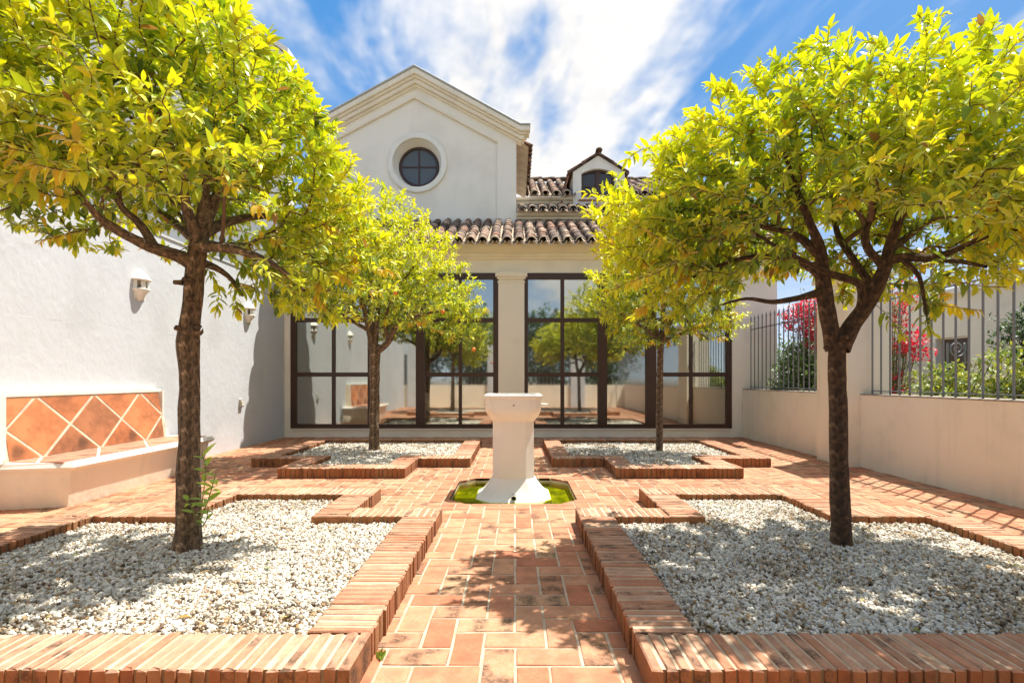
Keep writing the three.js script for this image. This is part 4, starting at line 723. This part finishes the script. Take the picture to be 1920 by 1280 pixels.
growTree({
  seed: 5, label: 'yellow green orange tree at left whose crown overhangs the tiled bench', single: true, thin: 0.76,
  trunk: L3([350, 1042, 3.41, 0.128], [351, 1000, 3.41, 0.108], [353, 900, 3.41, 0.090], [355, 780, 3.41, 0.082], [354, 690, 3.41, 0.078], [352, 640, 3.41, 0.088], [356, 600, 3.41, 0.078], [361, 550, 3.41, 0.076], [366, 500, 3.41, 0.078], [373, 450, 3.41, 0.070], [379, 410, 3.40, 0.058]),
  knots: [[at(368, 620, 3.36), V(0.5, 0.35, 0.75).normalize(), 0.030, 0.05], [at(352, 526, 3.35), V(-0.05, 0.1, 1).normalize(), 0.022, 0.03], [at(342, 530, 3.38), V(-0.9, 0, 0.3).normalize(), 0.016, 0.05], [at(358, 562, 3.34), V(0.25, 0.1, 1).normalize(), 0.024, 0.025], [at(340, 618, 3.36), V(-0.5, 0.3, 0.8).normalize(), 0.018, 0.04]],
  limbs: [
    L3([368, 500, 3.41, 0.05], [335, 480, 3.35, 0.04], [290, 466, 3.2, 0.034], [235, 440, 2.95, 0.028], [190, 412, 2.75, 0.022], [165, 385, 2.65, 0.016], [120, 330, 2.55, 0.010]),
    L3([290, 466, 3.2, 0.028], [262, 420, 3.15, 0.022], [225, 385, 3.1, 0.018], [225, 340, 3.05, 0.014], [250, 290, 3.0, 0.010]),
    L3([377, 430, 3.4, 0.05], [400, 380, 3.45, 0.036], [425, 335, 3.55, 0.028], [450, 270, 3.6, 0.018], [480, 190, 3.65, 0.010]),
    L3([372, 450, 3.41, 0.045], [350, 395, 3.3, 0.034], [340, 330, 3.2, 0.026], [310, 250, 3.05, 0.018], [280, 150, 2.9, 0.010]),
    L3([378, 415, 3.4, 0.04], [385, 340, 3.4, 0.03], [392, 250, 3.35, 0.02], [400, 130, 3.3, 0.010]),
    L3([372, 462, 3.4, 0.045], [405, 462, 3.3, 0.034], [450, 470, 3.2, 0.026], [520, 500, 3.15, 0.018], [570, 545, 3.1, 0.010]),
    L3([378, 440, 3.42, 0.04], [430, 415, 3.6, 0.03], [500, 405, 3.75, 0.022], [580, 420, 3.9, 0.015], [640, 440, 4.0, 0.009]),
    L3([366, 490, 3.42, 0.035], [400, 500, 3.55, 0.025], [430, 520, 3.6, 0.018], [455, 555, 3.62, 0.010]),
    L3([372, 455, 3.42, 0.04], [330, 420, 3.8, 0.03], [280, 380, 4.1, 0.02], [230, 330, 4.3, 0.011])],
  hub: at(375, 440, 3.4), low: 1.6, high: 3.9, span: 1.8,
  crown: [[-2.3, 2.72, -3.2, 1.38, 1.22, 1.40], [-1.55, 2.30, -3.6, 0.72, 0.75, 0.75], [-2.5, 2.55, -2.5, 0.9, 0.65, 0.75], [-1.45, 2.75, -3.3, 0.48, 0.5, 0.5]],
  reject: (p) => p.y < 2.50 - 0.48 * Math.pow(clamp(Math.hypot(p.x + 2.12, p.z + 3.41) / 1.15), 1.4) - (p.x > -1.85 && p.z < -3.3 ? 0.7 : 0) || p.y < (p.x < -1.95 ? 2.12 : lerp(2.12, 1.62, clamp((p.x + 1.95) / 0.3))) - (p.z > -2.4 ? 0.12 : 0) || p.x < -4.7 || p.y > 3.58 - 1.41 * (p.x + 1.68),
  tips: 2200, per: 15, leaf: 0.069, holes: 0.39, gap: 0.080,
});
growTree({
  seed: 17, thin: 0.72, label: 'forked orange tree at right with a dark Y shaped trunk', single: true, bark: std({ color: col(0.26, 0.17, 0.11), map: again(barkMap, 1, 1.6), bumpMap: again(barkBump, 1, 1.6), bumpScale: 0.012, roughness: 0.95 }),
  trunk: L3([1577, 1028, 3.50, 0.094], [1576, 980, 3.50, 0.083], [1574, 880, 3.50, 0.076], [1572, 760, 3.50, 0.072], [1571, 680, 3.50, 0.072], [1572, 640, 3.50, 0.068], [1574, 615, 3.50, 0.035]),
  knots: [[at(1582, 634, 3.44), V(0.1, 0.1, 1).normalize(), 0.024, 0.03], [at(1552, 652, 3.45), V(-0.8, 0, 0.5).normalize(), 0.012, 0.03]],
  limbs: [
    L3([1568, 655, 3.50, 0.062], [1556, 610, 3.50, 0.056], [1548, 560, 3.5, 0.052], [1543, 510, 3.5, 0.046], [1538, 470, 3.5, 0.038], [1520, 420, 3.45, 0.028], [1495, 360, 3.4, 0.02], [1470, 280, 3.35, 0.012]),
    L3([1576, 655, 3.50, 0.062], [1596, 612, 3.50, 0.056], [1620, 578, 3.48, 0.052], [1642, 540, 3.45, 0.046], [1660, 500, 3.42, 0.042], [1668, 465, 3.4, 0.034], [1690, 400, 3.3, 0.024], [1715, 320, 3.2, 0.014]),
    L3([1612, 590, 3.48, 0.034], [1617, 560, 3.46, 0.03], [1612, 532, 3.44, 0.028], [1588, 522, 3.44, 0.026], [1560, 514, 3.46, 0.022], [1530, 500, 3.4, 0.018], [1480, 475, 3.3, 0.014], [1420, 440, 3.25, 0.009]),
    L3([1664, 488, 3.42, 0.034], [1700, 482, 3.35, 0.028], [1750, 484, 3.2, 0.024], [1800, 465, 3.05, 0.018], [1860, 440, 2.9, 0.012], [1910, 430, 2.8, 0.008]),
    L3([1750, 484, 3.2, 0.020], [1800, 490, 3.0, 0.014], [1850, 500, 2.85, 0.009]),
    L3([1546, 545, 3.5, 0.032], [1500, 558, 3.45, 0.022], [1450, 566, 3.42, 0.016], [1400, 560, 3.4, 0.011], [1350, 572, 3.4, 0.006]),
    L3([1544, 520, 3.5, 0.036], [1500, 490, 3.6, 0.026], [1440, 480, 3.7, 0.02], [1370, 490, 3.8, 0.015], [1300, 520, 3.85, 0.009]),
    L3([1540, 480, 3.5, 0.034], [1490, 440, 3.55, 0.026], [1420, 420, 3.6, 0.02], [1330, 400, 3.7, 0.014], [1240, 390, 3.75, 0.008]),
    L3([1660, 500, 3.42, 0.03], [1630, 470, 3.4, 0.026], [1622, 440, 3.4, 0.024], [1640, 390, 3.4, 0.018], [1650, 300, 3.4, 0.011]),
    L3([1640, 545, 3.45, 0.03], [1600, 485, 3.55, 0.024], [1572, 440, 3.7, 0.02], [1560, 370, 3.8, 0.014], [1540, 260, 3.9, 0.008]),
    L3([1668, 470, 3.4, 0.03], [1720, 430, 3.6, 0.022], [1770, 390, 3.8, 0.016], [1800, 340, 4.0, 0.010]),
    L3([1690, 484, 3.36, 0.020], [1722, 515, 3.3, 0.014], [1733, 560, 3.28, 0.010], [1738, 590, 3.26, 0.006])],
  hub: at(1600, 500, 3.45), low: 1.6, high: 3.7, span: 1.8,
  crown: [[0.98, 2.05, -3.75, 0.50, 0.48, 0.55], [2.35, 2.55, -3.65, 1.50, 1.05, 1.10], [2.7, 2.32, -2.75, 1.0, 0.72, 0.75], [1.05, 2.42, -3.75, 0.62, 0.58, 0.62], [3.1, 2.3, -3.2, 0.8, 0.75, 0.8]],
  reject: (p) => { const z = -p.z, px = p.x / z; return p.y < 2.45 - 0.62 * Math.pow(clamp(Math.hypot(p.x - 2.25, p.z + 3.5) / 1.25), 1.5) - (p.z < -3.75 ? 0.3 : 0) || p.y < 1.80 - (p.z > -2.9 ? 0.16 : 0) - (p.x < 1.45 ? 0.2 : 0) + (Math.abs(p.x - 2.2) < 0.45 ? 0.22 : 0); },
  tips: 2200, per: 15, leaf: 0.071, holes: 0.36, gap: 0.080,
});
growTree({
  seed: 29, label: 'small orange tree with a few orange fruits before the left glazed doors',
  trunk: L3([702, 852, 8.18, 0.085], [701, 800, 8.18, 0.075], [702, 720, 8.18, 0.075], [703, 665, 8.18, 0.085], [704, 645, 8.18, 0.07]),
  limbs: [
    L3([700, 662, 8.18, 0.06], [692, 620, 8.15, 0.05], [680, 570, 8.1, 0.04], [660, 520, 8.0, 0.025], [640, 470, 7.9, 0.012]),
    L3([706, 660, 8.18, 0.06], [728, 640, 8.1, 0.05], [745, 610, 8.0, 0.042], [790, 590, 7.9, 0.03], [840, 580, 7.8, 0.014]),
    L3([702, 655, 8.18, 0.055], [706, 600, 8.2, 0.045], [715, 530, 8.3, 0.03], [720, 450, 8.3, 0.012]),
    L3([728, 640, 8.1, 0.035], [722, 600, 8.0, 0.028], [745, 545, 7.9, 0.02], [790, 480, 7.8, 0.01]),
    L3([692, 620, 8.15, 0.035], [640, 590, 8.3, 0.025], [590, 560, 8.4, 0.012]), L3([745, 610, 8.0, 0.03], [800, 560, 8.3, 0.02], [860, 540, 8.5, 0.01])],
  hub: at(715, 620, 8.15), low: 1.6, high: 4.2, span: 2.1,
  crown: [[-2.28, 2.95, -8.0, 1.52, 1.24, 1.35], [-1.0, 2.35, -7.9, 0.62, 0.75, 0.7], [-3.3, 2.6, -8.0, 0.6, 0.7, 0.7]],
  reject: (p) => p.y < 1.95 - (p.x > -1.3 ? 0.18 : 0) + (p.x < -2.1 ? 0.2 : 0), tips: 1500, per: 12, leaf: 0.074, holes: 0.24, gap: 0.09,
  fruit: [at(741, 549, 7.0), at(888, 655, 7.6), at(786, 606, 7.5), at(830, 584, 7.5)],
});
growTree({
  seed: 43, label: 'slender orange tree before the right glazed doors',
  trunk: L3([1236, 855, 8.06, 0.06], [1237, 780, 8.06, 0.052], [1238, 700, 8.06, 0.05], [1239, 655, 8.06, 0.05], [1240, 635, 8.06, 0.04]),
  limbs: [
    L3([1238, 650, 8.06, 0.042], [1225, 590, 8.1, 0.03], [1205, 530, 8.1, 0.02], [1190, 480, 8.1, 0.01]), L3([1240, 645, 8.06, 0.042], [1262, 590, 8.0, 0.03], [1290, 530, 7.9, 0.02], [1310, 480, 7.8, 0.01]),
    L3([1239, 640, 8.06, 0.036], [1245, 570, 8.1, 0.026], [1240, 490, 8.1, 0.012]), L3([1239, 640, 8.06, 0.03], [1200, 610, 7.9, 0.022], [1150, 580, 7.8, 0.01]), L3([1241, 640, 8.06, 0.03], [1290, 620, 8.2, 0.02], [1345, 590, 8.3, 0.01])],
  hub: at(1240, 610, 8.06), low: 1.6, high: 3.7, span: 1.6,
  crown: [[2.35, 2.85, -8.0, 1.28, 1.2, 1.15], [1.55, 2.25, -7.9, 0.45, 0.55, 0.5], [3.2, 2.2, -8.0, 0.5, 0.5, 0.5]],
  reject: (p) => p.y < 1.72, tips: 1150, per: 12, leaf: 0.074, holes: 0.26, gap: 0.085,
});

// young shoots low on the left trunk, and a spray hanging by the trunk
{
  const R = rngOf(61), t = thing('leafy_shoot', 'bright green shoot sprouting low from the left tree trunk', 'shoot', at(375, 960, 3.35).toArray()), bag = new LeafBag(), stems = [], o = V(...t.position.toArray());
  const sprig = (pts, n, len) => { const [p, r] = smoothLine(pts.map((q, i) => [q, 0.004 - i * 0.0007]), 0.02); stems.push(limbGeo(p.map((q) => q.clone().sub(o)), r, 5, 0.1, 2)); for (let k = 0; k < n; k++) { const q = p[Math.floor((0.25 + 0.75 * k / n) * (p.length - 1))].clone().sub(o), a = k * 2.4 + R(); bag.add(LEAVES[Math.floor(R() * 6)], leafMatrix(q, V(Math.cos(a) * 0.8, 0.35 + 0.3 * R(), Math.sin(a) * 0.8 + 0.35), V(0.2, 1, 0.3), len * (0.7 + 0.5 * R()), 1.15), R() < 0.4 ? [0.50, 0.62, 0.03] : [0.36, 0.52, 0.03]); } };
  sprig([at(372, 985, 3.33), at(380, 930, 3.25), at(385, 880, 3.2), at(378, 848, 3.15)], 11, 0.092); sprig([at(374, 980, 3.33), at(392, 930, 3.22), at(405, 885, 3.15)], 10, 0.085); sprig([at(370, 985, 3.33), at(358, 950, 3.25), at(346, 935, 3.2)], 5, 0.065); sprig([at(376, 990, 3.32), at(386, 975, 3.25), at(390, 950, 3.2)], 6, 0.065);
  mesh('stems', merge(stems), std({ color: col(0.16, 0.2, 0.05) }), t); mesh('leaves', bag.build(), foliageMat, t).userData.kind = 'stuff';
}
// fallen leaves on gravel and pavers
{
  const R = rngOf(71), bag = new LeafBag(), tints = [[0.50, 0.27, 0.03], [0.30, 0.14, 0.05], [0.22, 0.10, 0.04], [0.48, 0.40, 0.04], [0.20, 0.28, 0.04]];
  for (let k = 0; k < 700; k++) {
    const b = BEDS[k % 4], onBed = R() < 0.93, u = R() * 3, v = R() * 3.17; if (onBed && !b.inside(u, v)) continue;
    const p = onBed ? V(b.X(u), 0.078 + 0.008 * R(), b.Z(v)) : V((R() - 0.5) * 8, 0.006, -1.9 - R() * 7), a = R() * 6.28;
    bag.add(LEAVES[Math.floor(R() * 6)], leafMatrix(p, V(Math.cos(a), 0.1 * R(), Math.sin(a)), V(0.3 * (R() - 0.5), 1, 0.3 * (R() - 0.5)), 0.025 + 0.05 * R() * R(), 1), tints[Math.floor(R() * 5)]);
  }
  const m = mesh('fallen_leaves', bag.build(), foliageMat); m.userData.kind = 'stuff'; tag(m, 'dry fallen leaves scattered over the white gravel', 'fallen leaves');
}
// weeds in the joint at the foot of the left border
{
  const tuft = (label, p, n, s) => { const R = rngOf(81 + n), t = thing('weed', label, 'weed', p.toArray()), bag = new LeafBag(); for (let k = 0; k < n; k++) { const a = R() * 6.28; bag.add(LEAVES[k % 6], leafMatrix(V((R() - 0.5) * s * 0.4, 0, (R() - 0.5) * s), V(Math.cos(a) * 0.5 + 0.25, 0.9, Math.sin(a) * 0.5), V(0, 0.4, 1), s * (0.6 + 0.6 * R()), 1), [0.28, 0.40, 0.04]); } mesh('leaves', bag.build(), foliageMat, t).userData.kind = 'stuff'; };
  const f = (px, py) => { const z = F * EYE / (py - CY); return V((px - CX) / F * z, -0.005, -z); };
  tuft('tiny green weed at the foot of the left brick border', f(712, 1232), 11, 0.036); tuft('tiny dark weed at the foot of the right brick border', f(1196, 1228), 8, 0.028);
}

// ---------------------------------------------------------------- beyond the railings
function shrub(name, label, cat, o) {
  const R = rngOf(o.seed), c = o.crown[0], t = thing(name, label, cat, [c[0], 0, c[2]], o.group), bag = new LeafBag(), bag2 = new LeafBag(), stems = [], Y = V(0, 1, 0);
  for (const e of o.crown) for (let k = 0; k < e[6]; k++) {
    const u = R() * 2 - 1, ph = R() * 6.283, s = Math.sqrt(1 - u * u), rr = Math.pow(R(), 0.4), d = V(s * Math.cos(ph), u, s * Math.sin(ph)), lump = 0.72 + 0.5 * noise3(d.x * 2.6 + o.seed, d.y * 2.6, d.z * 2.6);
    const p = V(e[0] - c[0] + d.x * e[3] * rr * lump, e[1] + d.y * e[4] * rr * lump, e[2] - c[2] + d.z * e[5] * rr * lump); if (p.y < 0.02) continue;
    for (let j = 0; j < (o.per || 5); j++) { const dd = d.clone().multiplyScalar(0.5).add(V(R() - 0.5, R() - 0.35, R() - 0.5).multiplyScalar(1.6)), q = p.clone().add(V(R() - 0.5, R() - 0.5, R() - 0.5).multiplyScalar(o.spread || 0.12)); const tint = e[7] || o.tints, ci = tint[Math.floor(R() * tint.length)], v = 0.8 + 0.4 * R(); (e[8] ? bag2 : bag).add(LEAVES[Math.floor(R() * 6)], leafMatrix(q, dd, Y.clone().add(V(R() - 0.5, 0, R() - 0.5)), (e[8] || o.leaf) * (0.7 + 0.6 * R()), e[8] ? 1.7 : o.wide || 1.1), ci.map((x) => x * v)); }
    if (k % 12 === 0) stems.push(limbGeo([V((R() - 0.5) * 0.2, 0, (R() - 0.5) * 0.2), p.clone().multiplyScalar(0.5).add(V(0, 0.05, 0)), p], [o.stem || 0.014, 0.008, 0.003], 5, 0.1, k));
  }
  mesh('stems', merge(stems), M.twig, t); mesh('foliage', bag.build(), foliageMat, t).userData.kind = 'stuff';
  if (bag2.k) mesh('flowers', bag2.build(), foliageMat, t).userData.kind = 'stuff';
  return t;
}
const GREEN = [[0.10, 0.19, 0.03], [0.16, 0.25, 0.04], [0.07, 0.13, 0.03], [0.20, 0.28, 0.05]], LIME = [[0.40, 0.43, 0.03], [0.28, 0.36, 0.03], [0.46, 0.44, 0.04], [0.16, 0.25, 0.04]], RED = [[0.80, 0.015, 0.05], [0.88, 0.03, 0.08], [0.62, 0.008, 0.03]], DARK = [[0.05, 0.10, 0.025], [0.08, 0.14, 0.03], [0.11, 0.18, 0.03]];
shrub('green_shrub', 'dark green bush behind the railing beside the house', 'bush', { seed: 91, leaf: 0.09, tints: GREEN, crown: [[5.45, 0.95, -9.7, 0.50, 0.98, 0.7, 900], [5.75, 0.95, -8.7, 0.5, 1.0, 0.7, 500]] });
shrub('bougainvillea', 'crimson bougainvillea rising above the green bush', 'bougainvillea', { seed: 93, leaf: 0.05, tints: GREEN, crown: [[5.75, 2.3, -9.95, 0.55, 0.7, 0.45, 200], [5.40, 2.38, -9.8, 0.22, 0.30, 0.3, 90, RED, 0.055], [5.72, 2.56, -9.85, 0.32, 0.26, 0.3, 130, RED, 0.055], [5.95, 2.36, -9.7, 0.22, 0.30, 0.3, 80, RED, 0.055], [5.60, 2.16, -9.7, 0.20, 0.20, 0.25, 50, RED, 0.055], [5.88, 1.98, -9.7, 0.26, 0.24, 0.3, 90, RED, 0.055], [5.55, 1.82, -9.65, 0.12, 0.16, 0.2, 24, RED, 0.055]] });
shrub('bougainvillea', 'thin bougainvillea with red sprays just right of the pillar', 'bougainvillea', { seed: 95, leaf: 0.05, tints: [...GREEN, [0.2, 0.1, 0.03]], crown: [[5.78, 1.4, -7.8, 0.24, 1.35, 0.28, 330], [5.85, 2.3, -7.7, 0.28, 0.4, 0.25, 50, RED, 0.055], [5.92, 1.68, -7.6, 0.24, 0.22, 0.2, 80, RED, 0.055], [5.75, 1.05, -7.65, 0.14, 0.2, 0.2, 22, RED, 0.055]] });
shrub('lime_shrub', 'low lime green bushes along the foot of the right railing', 'bush', { seed: 97, leaf: 0.075, tints: LIME, crown: [[5.7, 0.95, -6.8, 0.35, 0.5, 0.5, 380], [5.85, 1.0, -6.0, 0.4, 0.6, 0.5, 480], [5.9, 1.1, -5.2, 0.4, 0.85, 0.5, 560], [5.9, 0.95, -4.5, 0.4, 0.8, 0.5, 300]] });
shrub('hedge_bush', 'dark hedge by the pale house at the far right', 'hedge', { seed: 99, leaf: 0.08, tints: DARK, crown: [[7.5, 0.85, -7.3, 0.45, 0.45, 0.5, 400], [7.6, 1.85, -7.4, 0.5, 0.48, 0.5, 420]] });
shrub('hedge_bush', 'tall green hedge behind the crimson flowers beyond the far railing', 'hedge', { seed: 98, leaf: 0.11, tints: GREEN, per: 6, spread: 0.25, crown: [[6.6, 1.0, -12.3, 0.9, 1.3, 0.5, 420], [7.9, 1.1, -12.6, 0.9, 1.4, 0.5, 380]] });
shrub('shade_tree', 'green tree top beyond the low pale house on the right', 'tree', { seed: 101, leaf: 0.11, tints: GREEN, stem: 0.06, per: 6, spread: 0.3, crown: [[11.5, 2.9, -16, 2.0, 1.3, 1.5, 420], [15, 2.4, -15, 2.2, 1.2, 1.5, 320]] });
{
  const h = thing('house', 'low pale garden house with a dark doorway beyond the right railing', 'house', [8.4, 0, -9]), off = (g) => { g.translate(-8.4, 0, 9); return g; };
  mesh('wall', off(merge([box(8.3, -0.15, -9.3, 8.6, 2.8, -3), box(8.3, -0.15, -14, 8.6, 2.8, -10.06), box(8.3, 2.0, -10.06, 8.6, 2.8, -9.3), box(8.3, -0.15, -14.3, 14, 2.8, -14)])), M.stained, h);
  mesh('coping', off(box(8.2, 2.8, -14.3, 8.7, 2.9, -3)), M.trim, h);
  const d = mesh('door', off(box(8.42, -0.15, -10.04, 8.47, 1.98, -9.32)), M.frame, h);
  mesh('door_panel', off(merge([box(8.405, 0.2, -9.96, 8.418, 0.95, -9.4), box(8.405, 1.05, -9.96, 8.418, 1.9, -9.4)])), M.frame, d);
  // a white garden post and a scroll of wrought iron before it
  const p = thing('garden_post', 'pale square garden post behind the red sprays', 'post', [6.9, 0, -8.9]); mesh('post', box(-0.2, -0.15, -0.2, 0.2, 1.75, 0.2), M.stained, p); mesh('post_cap', box(-0.25, 1.75, -0.25, 0.25, 1.82, 0.25), M.trim, p);
  const s = thing('iron_scroll', 'grey wrought iron scroll standing before the dark doorway', 'ironwork', at(1795, 700, 7.0).toArray()), sp = [];
  const path = []; for (let k = 0; k <= 60; k++) { const a = k / 60 * 4.2 * Math.PI, r = 0.02 + 0.105 * Math.pow(k / 60, 1.2); path.push(V(0.0 + Math.cos(a) * r, 0.34 + Math.sin(a) * r, 0)); }
  for (const y of [0.18, 0.05, -0.1, -0.28]) path.push(V(0.125 - 0.1 * (0.34 - y), y, 0)); const path2 = []; for (let k = 0; k <= 40; k++) { const a = -k / 40 * 3.4 * Math.PI + 0.5, r = 0.015 + 0.075 * (k / 40); path2.push(V(-0.05 + Math.cos(a) * r, -0.03 + Math.sin(a) * r, 0.012)); }
  for (const q of [path, path2]) sp.push(new THREE.TubeGeometry(new THREE.CatmullRomCurve3(q), 90, 0.011, 6)); mesh('scroll', merge(sp), M.iron, s); mesh('stem', merge([box(-0.14, -0.9, -0.01, -0.118, 0.42, 0.01)]), M.iron, s);
}
// trees behind the photographer, seen in the glass
{
  const O = { leaf: 0.19, wide: 1.6, stem: 0.08, per: 5, spread: 0.4 };
  shrub('garden_tree', 'tall dark tree mirrored in the upper panes right of the column', 'tree', { ...O, seed: 111, tints: DARK, crown: [[1.5, 2.6, 4.0, 1.6, 2.0, 1.1, 800]] });
  shrub('garden_tree', 'olive green tree mirrored in the panes beside the right doorway', 'tree', { ...O, seed: 112, tints: GREEN, crown: [[4.4, 2.8, 4.2, 1.8, 2.2, 1.1, 900]] });
  shrub('garden_tree', 'broad olive green tree mirrored in the panes left of the column', 'tree', { ...O, seed: 113, tints: GREEN, crown: [[-1.9, 2.6, 3.8, 1.9, 2.1, 1.1, 950]] });
  shrub('garden_tree', 'tall shady tree mirrored in the panes by the orange fruit', 'tree', { ...O, seed: 114, tints: DARK, crown: [[-5.3, 2.8, 4.2, 1.9, 2.4, 1.1, 950]] });
}

renderer.render(scene, camera);
